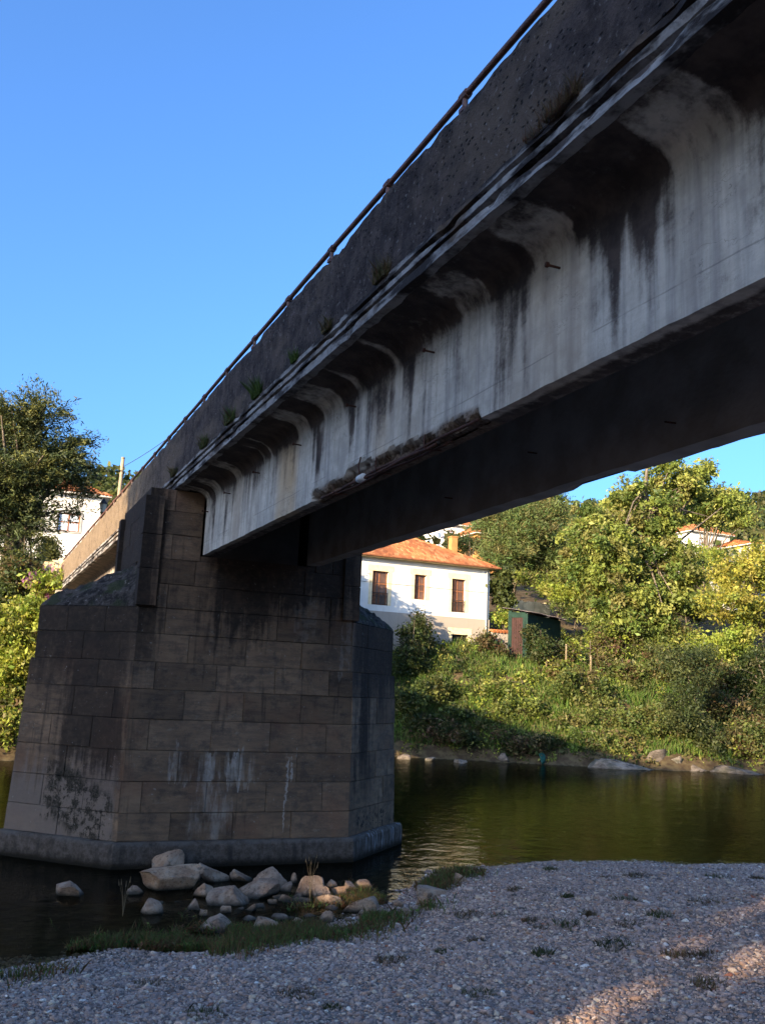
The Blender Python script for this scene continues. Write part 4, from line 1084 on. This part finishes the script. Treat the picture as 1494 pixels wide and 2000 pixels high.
BL = [(290,358,1702,1656,'grey slab-like boulder leaning on the pier plinth'), (276,387,1740,1687,'largest grey peaked boulder at the left end of the rock pile'), (248,280,1746,1729,'small dark rounded boulder at the foot of the peaked boulder'),
 (369,391,1720,1698,'stone squeezed between the tan boulder and the largest peaked one'), (386,447,1724,1683,'tall tan boulder standing behind the middle of the rock pile'), (449,497,1720,1697,'smooth low boulder between the tan and the yellowish boulders'), (379,419,1752,1724,'stone under the tan boulder, left of the pitted one'),
 (405,485,1768,1728,'pitted pale boulder in the front middle of the rock pile'), (459,545,1752,1716,'broad dull boulder behind the pitted pale one'), (358,395,1775,1755,'low stone in the shallows before the pitted boulder'), (276,318,1784,1754,'pointed pale stone standing alone in the shallows'),
 (389,407,1788,1776,'tiny yellow stone in the reddish weeds'), (387,455,1819,1788,'flat-topped pale boulder among the reddish weeds'), (495,542,1820,1790,'mossy rounded stone sunk in green weeds'), (490,562,1735,1689,'craggy yellowish boulder topping the rock pile'),
 (566,580,1724,1703,'small knob of stone left of the upright cream boulder'), (575,632,1750,1704,'upright cream boulder with creased face'), (610,646,1755,1728,'smooth egg-shaped tan stone beside the upright cream boulder'), (635,660,1733,1719,'dark stone behind the egg-shaped stone'), (646,677,1750,1730,'dark stone beside the egg-shaped stone'), (669,697,1740,1720,'dark stone touching the brick-shaped reddish one'),
 (694,731,1736,1718,'brick-shaped reddish stone at the right end of the rock pile'), (615,668,1769,1747,'long cream stone lying before the egg-shaped stone'), (667,745,1781,1747,'wide pale block-like boulder at the gravel edge'), (624,652,1800,1778,'low stone in weeds below the long cream stone'),
 (565,604,1814,1793,'low mossy stone between the weeds and the pitted boulder'), (840,878,1724,1706,'flat dark stone in the water off the gravel spit'), (880,913,1729,1703,'brown boulder half buried in the spit edge'), (812,871,1754,1730,'broad wet boulder off the gravel spit'), (812,849,1770,1752,'low wet stone against the broad wet boulder'),
 (548,570,1741,1722,'stone under the craggy yellowish boulder'), (540,573,1760,1747,'pale low stone before the upright cream boulder'), (523,541,1765,1757,'small pale pebble-like stone at the weed edge before the broad dull boulder'), (107,162,1750,1722,'lone pale boulder standing in open water left of the pile'), (700,720,1790,1778,'small stone on the gravel by the wide block-like boulder'), (478,500,1778,1766,'small stone before the pitted boulder foot'), (430,452,1782,1770,'little stone between the flat-topped and the pitted boulders')]
for k, (xl, xr, yb, yt, lb) in enumerate(BL):
    wz = max(0.0, .02)
    c = at_z((xl+xr)/2, yb-2, .02); gz = float(H(c[0], c[1], False))
    if gz > .06: c = at_z((xl+xr)/2, yb-2, gz)
    dp = depth(c); sx = (xr-xl)/2*dp/F_PX*1.04; hz = (yb-yt)*dp/F_PX*.84
    dx = np.array([ray((xl+xr)/2, yb)[0], ray((xl+xr)/2, yb)[1]]); dx /= np.linalg.norm(dx)
    sy = sx*.8; hz *= .93; bury = .10+.5*hz
    cc = (c[0]+dx[0]*sy*.6, c[1]+dx[1]*sy*.6, c[2]+hz/2-bury/2)
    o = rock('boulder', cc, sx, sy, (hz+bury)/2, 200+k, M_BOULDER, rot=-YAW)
    tag(o, lb or 'smaller pale stone wedged among the boulders at the pier foot', 'boulder', 'boulders at the pier foot')
rs = random.Random(77)
for k in range(34):
    px = rs.gauss(560, 110); py = rs.uniform(1745, 1800) + abs(px-560)*.02
    c = at_z(px, py, .01); gz = float(H(c[0], c[1], False)); s_ = rs.uniform(.05, .13)
    o = rock('stone', (c[0], c[1], max(gz, -.06)+s_*.25), s_*1.2, s_, s_*.7, 700+k, M_BOULDER, 8, .08, ICO2, rs.uniform(0, 3))
    tag(o, 'fist-sized loose stone scattered in the shallows before the boulders', 'stone', 'loose stones before the boulders')
# shore ledges and rocks on the far side
LG = [(1145,1275,1502,1485,'long flat grey ledge lying at the far waterline'), (1150,1205,1486,1464,'blocky grey rock above the long flat ledge'), (1205,1245,1484,1458,'warm sunlit rock above the long flat ledge'), (1262,1318,1503,1466,'upright fissured rock at the end of the ledge'), (1300,1335,1505,1480,None),
 (970,995,1490,1474,'pale bright stone at the far waterline'), (998,1030,1490,1478,None), (1090,1140,1494,1482,None), (1130,1160,1490,1470,None), (830,850,1487,1481,None), (888,912,1492,1486,None), (775,800,1484,1476,None), (1240,1275,1480,1462,None), (1340,1400,1508,1497,None), (1400,1494,1513,1500,'sandy low ledge at the far waterline beyond the sapling'), (1010,1060,1480,1464,None), (1060,1100,1484,1466,None)]
for k, (xl, xr, yb, yt, lb) in enumerate(LG):
    c = at_z((xl+xr)/2, yb, .0); dp = depth(c); sx = (xr-xl)/2*dp/F_PX*1.05; hz = (yb-yt)*dp/F_PX
    o = rock('shore_rock', (c[0]+.3, c[1]+.6, hz/2-.1), sx, max(.5, sx*.5), hz/2+.15, 300+k, M_LEDGE, 9, .14, ICO2, -.35)
    tag(o, lb or 'weathered grey rock along the far waterline', 'rock', 'rocks along the far waterline')
c = at_z(1062, 1493, 0.0)
tb = rock('teal_bundle', (c[0], c[1]+.15, .28),   .18, .16, .33, 400, M_TEAL, 3, .12, ICO2)
tag(tb, 'small teal green bundle standing at the far waterline', 'bundle')

# ------------------------------------------------------------------ plants on the bridge and tufts on the gravel
def tuft(name, label, cat, c, hgt, wid, n, rad, pal, seed, lean=.8, group=None, spr=(1, 1)):
    nrng = np.random.default_rng(seed)
    q = np.clip(nrng.normal(size=(n, 2)), -1.2, 1.2)*rad*np.array(spr)
    me = blades(name, q[:, 0], q[:, 1], np.zeros(n), hgt, wid, pal, seed, lean)
    o = link(name, me, M_GRASS); o.location = c; tag(o, label, cat, group)
    return o
GRN = [(.05, .09, .018), (.07, .11, .02), (.04, .07, .015)]; BRN = [(.085, .045, .022), (.12, .08, .035), (.06, .05, .02), (.10, .035, .02)]; OLV = [(.06, .065, .02), (.09, .08, .03), (.10, .06, .03)]
BP = [(1095, 175, 'large rusty dry plant hanging over the cornice', BRN, .26, 260, .13), (745, 505, 'dry brown plant tuft on the parapet by the bolts', BRN+OLV, .24, 170, .10), (640, 600, 'small dry sprig rooted in the parapet ledge', OLV, .17, 90, .08),
      (575, 690, 'small green fern on the cornice', GRN, .17, 90, .06), (503, 742, 'bright green bushy fern on the cornice', GRN, .30, 240, .10), (450, 800, 'olive grass tuft on the cornice past the bright fern', OLV+GRN, .26, 170, .13), (400, 850, 'thin green tuft on the cornice near the pier', OLV+GRN, .24, 130, .12), (340, 920, 'dry grass fringe on the cornice above the pier', OLV, .2, 110, .12), (1040, 215, 'thin reddish sprig beside the rusty plant', BRN, .14, 60, .07)]
for k, (px, py, lb, pal, hg, n, rd) in enumerate(BP):
    v = ray(px, py); t = (XL+.01)/v[0]; p = CAM + v*t
    tuft('cornice_plant', lb, 'plant', (XL+.015, p[1], 7.80 if p[2] > 7.7 else p[2]), hg*.75*min(1, p[1]/8), .0024*min(1.8, p[1]/6), int(n*2.6), rd, pal, 500+k, 1.0, None, (.25, 1.3))
GT = [(1075,1700),(1240,1712),(1110,1755),(1040,1800),(1065,1812),(1120,1808),(1290,1790),(1235,1806),(1150,1790),(930,1840),(940,1945),(1380,1765),(1375,1870),(1395,1925),(1330,1870),(985,1790),(1010,1740),(920,1790),(1480,1718),(1220,1760),(400,1985),(580,1945),(650,1970),(1205,1850),(1060,1865),(770,1880),(870,1860),(1400,1715),(1180,1715),(300,1925)]
for k, (px, py) in enumerate(GT):
    p = at_z(px, py, .5)
    for _ in range(12): p = at_z(px, py, float(H(p[0], p[1])))
    rr = random.Random(k)
    dry = rr.random() < .55
    tuft('weed_tuft', 'low rusty weed tuft on the open gravel' if dry else 'low dark green weed tuft on the open gravel', 'weed', (p[0], p[1], p[2]), rr.uniform(.045, .09), .0032, 240, rr.uniform(.06, .16), (BRN+OLV) if dry else [(.04, .06, .018), (.06, .08, .02), (.07, .05, .02)], 600+k, 1.1, 'weed tufts on the gravel')
# tall dead stalks in front of the pier
for k, (px, py, h) in enumerate([(240, 1790, .55), (605, 1760, .75)]):
    c = at_z(px, py, .05); b = MB()
    for j in range(5):
        a = j*1.3; b.tube([(0, 0, 0), (.03*math.cos(a), .03*math.sin(a), h*.5), (.10*math.cos(a), .10*math.sin(a), h*(.75+.06*j))], [.003, .0025, .0015], 4)
        b.tube([(.10*math.cos(a), .10*math.sin(a), h*(.75+.06*j)-.05), (.11*math.cos(a), .11*math.sin(a), h*(.78+.06*j)+.02)], [.007, .002], 5)
    o = b.build('dry_stalk', plain('dry_stalk%d' % k, (.15, .11, .06))); o.location = c
    tag(o, ['pale dry weed stalks in the shallows left of the rock pile', 'thin dry stalk rising before the pier plinth'][k], 'plant')

# ------------------------------------------------------------------ buildings
def wall_open(x0, x1, z0, z1, y0, y1, holes):
    """front wall slab between y0 (outer) and y1 with rectangular holes (x0,x1,z0,z1)"""
    b = MB(); xs = sorted({x0, x1, *[h for q in holes for h in q[:2]]}); zs = sorted({z0, z1, *[h for q in holes for h in q[2:]]})
    for a, c in zip(xs[:-1], xs[1:]):
        run = None
        for d, e in zip(zs[:-1], zs[1:]):
            inside = any(h[0] <= a and c <= h[1] and h[2] <= d and e <= h[3] for h in holes)
            if not inside: run = (run[0], e) if run else (d, e)
            if (inside or e == z1) and run: b.box(a, c, y0, y1, run[0], run[1]); run = None
    return b
def tile_roof(name, corners_fn, nu, nv, mat, parent, amp=.05):
    """corners_fn(u,v) -> point; corrugated along u, stepped along v"""
    V = []; 
    for j in range(nv+1):
        for i in range(nu+1):
            V.append(corners_fn(i/nu, j/nv, i, j))
    Fc = np.array([(j*(nu+1)+i, j*(nu+1)+i+1, (j+1)*(nu+1)+i+1, (j+1)*(nu+1)+i) for j in range(nv) for i in range(nu)])
    return link(name, mesh_np(name, V, Fc), mat, parent)
def hip_roof(parent, x0, x1, y0, y1, ze, zr, ridge_in, mat):
    """four tiled slopes; ridge along x between x0+ridge_in and x1-ridge_in"""
    ym = (y0+y1)/2; ra, rb = (x0+ridge_in, ym), (x1-ridge_in, ym)
    quads_ = [((x0, y0), (x1, y0), rb, ra), ((x1, y0), (x1, y1), rb, rb), ((x1, y1), (x0, y1), ra, rb), ((x0, y1), (x0, y0), ra, ra)]
    for A, B, C_, D_ in quads_:
        L = math.dist(A, B); nu = int(L/.24)*4; nv = 22
        nx, ny = (B[1]-A[1])/L, -(B[0]-A[0])/L
        def fn(u, v, i, j):
            l = (A[0]+(D_[0]-A[0])*v, A[1]+(D_[1]-A[1])*v); r_ = (B[0]+(C_[0]-B[0])*v, B[1]+(C_[1]-B[1])*v)
            # keep the barrel tiles parallel: slide along the eave direction
            x = A[0]+(B[0]-A[0])*u; y = A[1]+(B[1]-A[1])*u
            px, py = l[0]+(r_[0]-l[0])*u, l[1]+(r_[1]-l[1])*u
            s_ = (px*(B[0]-A[0])+py*(B[1]-A[1]))/L
            z = ze + (zr-ze)*v + .045*math.sin(2*math.pi*s_/.24) + .03*((j*1.0) % 2) + .05*(float(vnoise(px*1.3, py*1.3, 0, 7))-.5)
            if j == 0: z += .02*math.sin(i*2.4)
            return (px, py, z)
        V = []
        tile_roof('roof_slope', fn, nu, nv, mat, parent)
hb = (27.3, 62.0, float(H(27.3, 57.5, False)))
house = empty('village_house', hb)
tag(house, 'white two-storey house with orange tiled hip roof and three brown upper windows', 'house')
HX0, HX1, HY = 21.6, 33.05, 57.0
WIN = [(24.07, 25.24, 9.12, 11.40), (27.19, 28.08, 9.72, 11.42), (30.07, 31.14, 9.07, 11.38)]
wall_open(HX0, HX1, 8.72, 12.30, HY, HY+.35, WIN).build('wall', M_WHITE, house)
DOOR = (30.15, 31.4, 5.2, 7.55)
wall_open(HX0-.04, HX1+.04, 4.2, 8.715, HY-.04, HY+.35, [DOOR]).build('stone_base', M_RUBBLE, house)
MB().box(HX0, HX0+.35, HY+.352, 67, 4.2, 12.3).box(HX1-.35, HX1, HY+.352, 67, 4.2, 12.3).box(HX0+.352, HX1-.352, 66.65, 67, 4.2, 12.3).build('wall', M_WHITE, house)
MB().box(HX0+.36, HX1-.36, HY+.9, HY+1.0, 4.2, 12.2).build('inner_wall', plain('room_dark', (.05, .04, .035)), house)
for k, (a, b_, c_, d_) in enumerate(WIN):
    s = MB()
    s.box(a-.24, a, HY-.02, HY+.05, c_, d_+.0).box(b_, b_+.24, HY-.02, HY+.05, c_, d_).box(a-.36, b_+.36, HY-.025, HY+.05, d_, d_+.40)
    w_ = s.build('window_surround', M_SURROUND, house)
    f = MB(); yy = HY+.20; m_ = (a+b_)/2
    for q in (a+.002, m_-.04, b_-.082): f.box(q, q+.08, yy, yy+.06, c_+.002, d_-.002)
    for zz in (c_+.002, c_+(d_-c_)*.33, c_+(d_-c_)*.62, d_-.08): f.box(a+.083, m_-.043, yy+.004, yy+.055, zz, zz+.07); f.box(m_+.043, b_-.085, yy+.004, yy+.055, zz, zz+.07)
    f.build('frame', M_WOOD, w_)
    MB().box(a+.05, m_, yy+.02, yy+.03, c_+.03, d_-.03).build('pane', M_GLASS, w_); MB().box(m_+.002, b_-.05, yy+.02, yy+.03, c_+.03, d_-.03).build('pane', M_GLASS, w_)
    MB().box(a+.003, a+(b_-a)*.30, yy-.05, yy-.01, c_+.01, d_-.01).build('shutter', M_WOOD, w_)
    if k != 1:
        r_ = MB(); y2 = HY+.03
        for q in np.linspace(a+.03, b_-.03, 9): r_.box(q-.011, q+.011, y2-.011, y2+.011, c_, c_+.80)
        r_.box(a, b_, y2-.02, y2+.02, c_+.80, c_+.84); r_.box(a, b_, y2-.02, y2+.02, c_+.08, c_+.11); r_.box(a, b_, y2-.018, y2+.018, c_+.58, c_+.605)
        r_.build('balcony_rail', M_IRON, w_)
ds = MB().box(29.85, 31.7, HY-.07, HY, 7.55, 7.98).box(29.95, 30.15, HY-.07, HY, 6.9, 7.55).box(31.4, 31.6, HY-.07, HY, 6.9, 7.55).build('door_surround', M_SURROUND, house)
MB().box(30.15, 31.4, HY+.18, HY+.24, 5.2, 7.55).build('door', M_IRON, house)
hip_roof(house, HX0-.55, HX1+.55, HY-.5, 67.5, 12.40, 15.0, 5.0, M_TILES)
MB().box(HX0-.48, HX1+.48, HY-.42, 67.42, 12.28, 12.38).build('eaves_board', M_SURROUND, house)
ch = MB().box(31.75, 32.22, 60.4, 60.95, 12.5, 14.95).box(31.71, 32.26, 60.36, 60.99, 14.95, 15.02).build('chimney', M_CHIMNEY, house)
MB().tube([(HX1-.25, HY-.09, 12.2), (HX1-.25, HY-.09, 8.0), (HX1-.25, HY-.09, 5.5)], .05, 8).build('downpipe', M_SLATE, house)
MB().tube([(HX0-.6, HY-.56, 12.36), (HX1+.6, HY-.56, 12.34)], .065, 8).build('gutter', M_WOOD, house)
for z in (10.6,): MB().box(HX0, HX1, HY-.03, HY-.018, z+.0, z+.02).build('facade_cable', M_CABLE, house)

def cottage(name, label, x0, x1, y0, y1, z0, ze, zr, wallm, wins, roofm, ridge_in=1.2):
    e = empty(name, ((x0+x1)/2, (y0+y1)/2, z0)); tag(e, label, 'house')
    wall_open(x0, x1, z0, ze, y0, y0+.3, wins).build('wall', wallm, e)
    MB().box(x0, x0+.3, y0+.302, y1, z0, ze).box(x1-.3, x1, y0+.302, y1, z0, ze).box(x0+.302, x1-.302, y1-.3, y1, z0, ze).build('wall', wallm, e)
    for a, b_, c_, d_ in wins:
        w_ = MB().box(a-.12, a, y0-.03, y0+.02, c_-.1, d_+.12).box(b_, b_+.12, y0-.03, y0+.02, c_-.1, d_+.12).box(a, b_, y0-.03, y0+.02, d_, d_+.12).box(a, b_, y0-.05, y0+.02, c_-.1, c_).build('window_surround', M_SLATE, e)
        f = MB(); yy = y0+.1; m_ = (a+b_)/2
        for q in (a+.002, m_-.05, b_-.092): f.box(q, q+.09, yy, yy+.05, c_+.002, d_-.002)
        for zz in (c_+.002, (c_+d_)/2-.02, d_-.09): f.box(a+.095, m_-.053, yy+.003, yy+.045, zz, zz+.07); f.box(m_+.043, b_-.095, yy+.003, yy+.045, zz, zz+.07)
        f.build('frame', M_WOOD, w_)
        for q0, q1 in ((a+.05, m_), (m_+.002, b_-.05)): MB().box(q0, q1, yy+.015, yy+.025, c_+.03, d_-.03).build('pane', M_CURTAIN, w_)
    hip_roof(e, x0-.5, x1+.5, y0-.5, y1+.5, ze+.05, zr, ridge_in, roofm)
    MB().box(x0-.44, x1+.44, y0-.44, y1+.44, ze-.06, ze+.03).build('eaves_board', M_WHITE, e)
    return e
pw = [at_y(px, py, 66) for px, py in ((115, 1000), (155, 1040))]
eL = at_y(215, 968, 66)
cottage('village_house', 'white house with brown framed window behind the dark conifer', -2.5, eL[0]-.35, 66, 75, 7, eL[2]-.15, eL[2]+2.2, M_WHITE, [(float(pw[0][0]), float(pw[1][0]), float(pw[1][2]), float(pw[0][2]))], M_TILES, 4)
def hill_house(label, px0, px1, pt, pb, Y, roofh, wallm, seed):
    a, b_ = at_y(px0, pb, Y), at_y(px1, pb, Y); t = at_y((px0+px1)/2, pt, Y)
    x0, x1 = a[0], b_[0]; zt = t[2]; zb = min(a[2], float(H((x0+x1)/2, Y, False)))-1.5
    w_ = (x1-x0)
    wins = [(x0+w_*.2, x0+w_*.2+.9, zt-1.9, zt-.7), (x0+w_*.65, x0+w_*.65+.9, zt-1.9, zt-.7)]
    cottage('hill_cottage', label, x0, x1, Y, Y+5.5, zb, zt, zt+roofh, wallm, wins, M_TILES, 1.4)
hill_house('white cottage on the hillside above the tiled roof', 862, 922, 1026, 1052, 92, 1.6, M_WHITE, 1)
hill_house('ochre cottage on the hillside beside the pine', 932, 966, 1043, 1062, 86, 1.2, M_CHIMNEY, 2)
hill_house('white cottage glimpsed through the trees on the right hillside', 1350, 1425, 1042, 1072, 84, 1.5, M_WHITE, 3)
hill_house('pale grey hut with red roof at the right hillside', 1466, 1540, 1068, 1092, 66, .9, M_SLATE, 4)
# green shed
sb_ = at_y(1013, 1255, 52); zt = at_y(1013, 1197, 52)[2]
sx0, sx1 = at_y(994, 1255, 52.4)[0], at_y(1135, 1255, 52)[0]
sz = float(H(sx0+1, 52, False))-.4
xd = at_y(1030, 1230, 52)[0]
sx1 = xd + (sx1-xd)*1.3
shed = empty('garden_shed', (xd, 52, sz)); tag(shed, 'green painted shed with dull red door and rusty corrugated roof', 'shed')
sx0 = xd
MB().box(sx0, sx1, 52, 52.15, sz, zt).box(sx1-.15, sx1, 52.152, 53.4, sz, zt+.2).box(sx0, sx1-.152, 53.25, 53.4, sz, zt+.2).box(sx0, sx0+.12, 52.152, 52.35, sz, zt+.08).box(sx0, sx0+.12, 53.15, 53.248, sz, zt+.2).box(sx0, sx0+.12, 52.35, 53.15, zt-.25, zt+.1).build('wall', M_GREEN, shed)
for i in range(5):
    q = 52.35 + .8*i/5
    MB().box(sx0+.02, sx0+.06, q+.005, q+.155, sz, zt-.25).build('door_plank', M_RED, shed)
V = []; nu, nv = 160, 6
for j in range(nv+1):
    for i in range(nu+1):
        u, v = i/nu, j/nv; x = sx0-.3+(sx1-sx0+.6)*u; y = 51.6+2.1*v
        V.append((x, y, zt+.08+.30*v+.035*math.sin(i*1.25)+.08*(float(vnoise(x*1.5, y*2, 0, 5))-.5)))
link('roof', mesh_np('roof', V, np.array([(j*(nu+1)+i, j*(nu+1)+i+1, (j+1)*(nu+1)+i+1, (j+1)*(nu+1)+i) for j in range(nv) for i in range(nu)])), M_CORR, shed)
shed.rotation_euler.z = R(33)
# small tiled lean-to beside the shed door
lt = at_y(985, 1235, 54); le = empty('tiled_wall', (lt[0], 54, float(H(lt[0], 54, False)))); tag(le, 'low wall with clay coping between house and shed', 'wall')
MB().box(lt[0]-.9, lt[0]+.75, 54, 54.3, lt[2]-2.6, lt[2]).build('wall_body', M_RUBBLE, le)
for i in range(7): MB().tube([(lt[0]-.85+i*.25, 53.9, lt[2]+.02), (lt[0]-.85+i*.25, 54.4, lt[2]+.08)], .11, 8).build('coping_tile', M_TILES, le)
# garden terrace wall
a = at_y(1000, 1172, 60); b_ = at_y(1075, 1180, 60)
gw = empty('terrace_wall', (a[0], 60, a[2]-1.5)); tag(gw, 'low cream terrace wall on the slope above the green shed', 'wall')
for i in range(7):
    x0 = a[0]+(b_[0]-a[0])*i/7; x1 = a[0]+(b_[0]-a[0])*(i+1)/7
    MB().box(x0+.006, x1-.006, 60+.01*(i % 2), 60.35, a[2]-2.0, a[2]+.05*math.sin(i*2.2)).build('wall_panel', M_OCHRE, gw)
# fence posts and wire
fp = [(1067, 1262, 1290), (1105, 1258, 1296), (1153, 1280, 1316), (1205, 1298, 1330)]
fpts = []
for k, (px, pt, pb) in enumerate(fp):
    y = 50.0-.6*k; t = at_y(px, pt, y); b0 = at_y(px, pb, y)
    gz = min(b0[2], float(H(t[0], y)))-.25
    o = MB().tube([(0, 0, gz-t[2]), (.02, 0, -.2), (.015, .01, 0)], [.065, .06, .055], 7).build('fence_post', M_POST, None, True); o.location = tuple(t)
    tag(o, ['weathered post beside the dark bush at the shed', 'bright sunlit fence post on the crest of the slope', 'fence post half sunk in the pale bush', 'fence post in the olive bush'][k], 'post', 'fence posts on the slope'); fpts.append(t)
wr = MB()
for f_ in (.08, .35, .62):
    for p, q in zip(fpts[:-1], fpts[1:]):
        wr.tube([(p[0], p[1]-.06, p[2]-f_), ((p[0]+q[0])/2, (p[1]+q[1])/2-.06, (p[2]+q[2])/2-f_-.04), (q[0], q[1]-.06, q[2]-f_)], .008, 4)
tag(wr.build('fence_wire', M_IRON), 'sagging wire strung between the slope fence posts', 'wire')
# pole, cables, lantern and the sunlit wall at the bridge end
pt, pb = at_y(241, 895, 60), at_y(236, 975, 60)
gz = float(H(pt[0], 60, False))
o = MB().tube([(-.05, 0, gz-.3-pt[2]), (0, 0, -1.2), (0, 0, -1.15), (0, 0, 0)], [.16, .12, .115, .11], 10).tube([(0, 0, -.02), (0, 0, .06)], [.13, .115], 10).build('utility_pole', M_POLE, None, True)
o.location = tuple(pt); tag(o, 'pale concrete utility pole rising behind the bridge parapet', 'pole')
def cable(lb, A, B, sag, rad=.018):
    A, B = np.array(A, float), np.array(B, float)
    pts = [A+(B-A)*t - np.array([0, 0, sag*4*t*(1-t)]) for t in np.linspace(0, 1, 9)]
    o = MB().tube(pts, rad, 5).build('cable', M_CABLE); tag(o, lb, 'cable')
p1 = np.array(pt)-np.array([0, 0, .6])
cable('overhead cable running from the pole over the bridge', p1, at_y(400, 800, 48), .2)
cable('overhead cable from the pole to the conifer side', np.array(pt)-np.array([0, 0, 1.15]), at_y(120, 928, 60), .1)
cable('steep cable from the pole down to the white house', np.array(pt)-np.array([0, 0, 1.2]), at_y(212, 962, 65.4), .05)
lp = at_y(202, 990, 52); gz = float(H(lp[0], 52, False))
ln = empty('street_lantern', (lp[0], 52, gz)); tag(ln, 'iron street lantern with glass head behind the parapet', 'lamp')
MB().tube([(lp[0], 52, gz-.2), (lp[0], 52, lp[2]-.35)], .05, 8).build('post', M_IRON, ln)
MB().tube([(lp[0], 52, lp[2]-.30), (lp[0], 52, lp[2]+.15)], [.13, .22], 6).build('lamp_glass', plain('lamp_glass', (.55, .48, .36), .3), ln)
MB().tube([(lp[0], 52, lp[2]+.15), (lp[0], 52, lp[2]+.32), (lp[0], 52, lp[2]+.5)], [.27, .13, .02], 6).tube([(lp[0], 52, lp[2]-.35), (lp[0], 52, lp[2]-.30)], .15, 6).build('lamp_cap', M_IRON, ln)
aw = empty('river_wall', (1.8, 46.2, 3)); tag(aw, 'sunlit ochre wall beside the end of the bridge', 'wall')
wa, wb_ = at_y(78, 1100, 47.2), at_y(128, 1082, 47.2)
for i in range(5):
    x0 = wa[0]-.1+(wb_[0]-wa[0]+.5)*i/5; x1 = wa[0]-.1+(wb_[0]-wa[0]+.5)*(i+1)/5
    MB().box(x0+.008, x1-.008, 47.2+.012*(i % 2), 47.7, 4, wa[2]+(wb_[2]-wa[2])*i/5).build('wall_panel', M_OCHRE, aw)
# abutment under the far end of the bridge
MB().box(3.3, 7.5, 44.6, 47.6, -1, 7.36).build('abutment', M_RUBBLE, bridge)
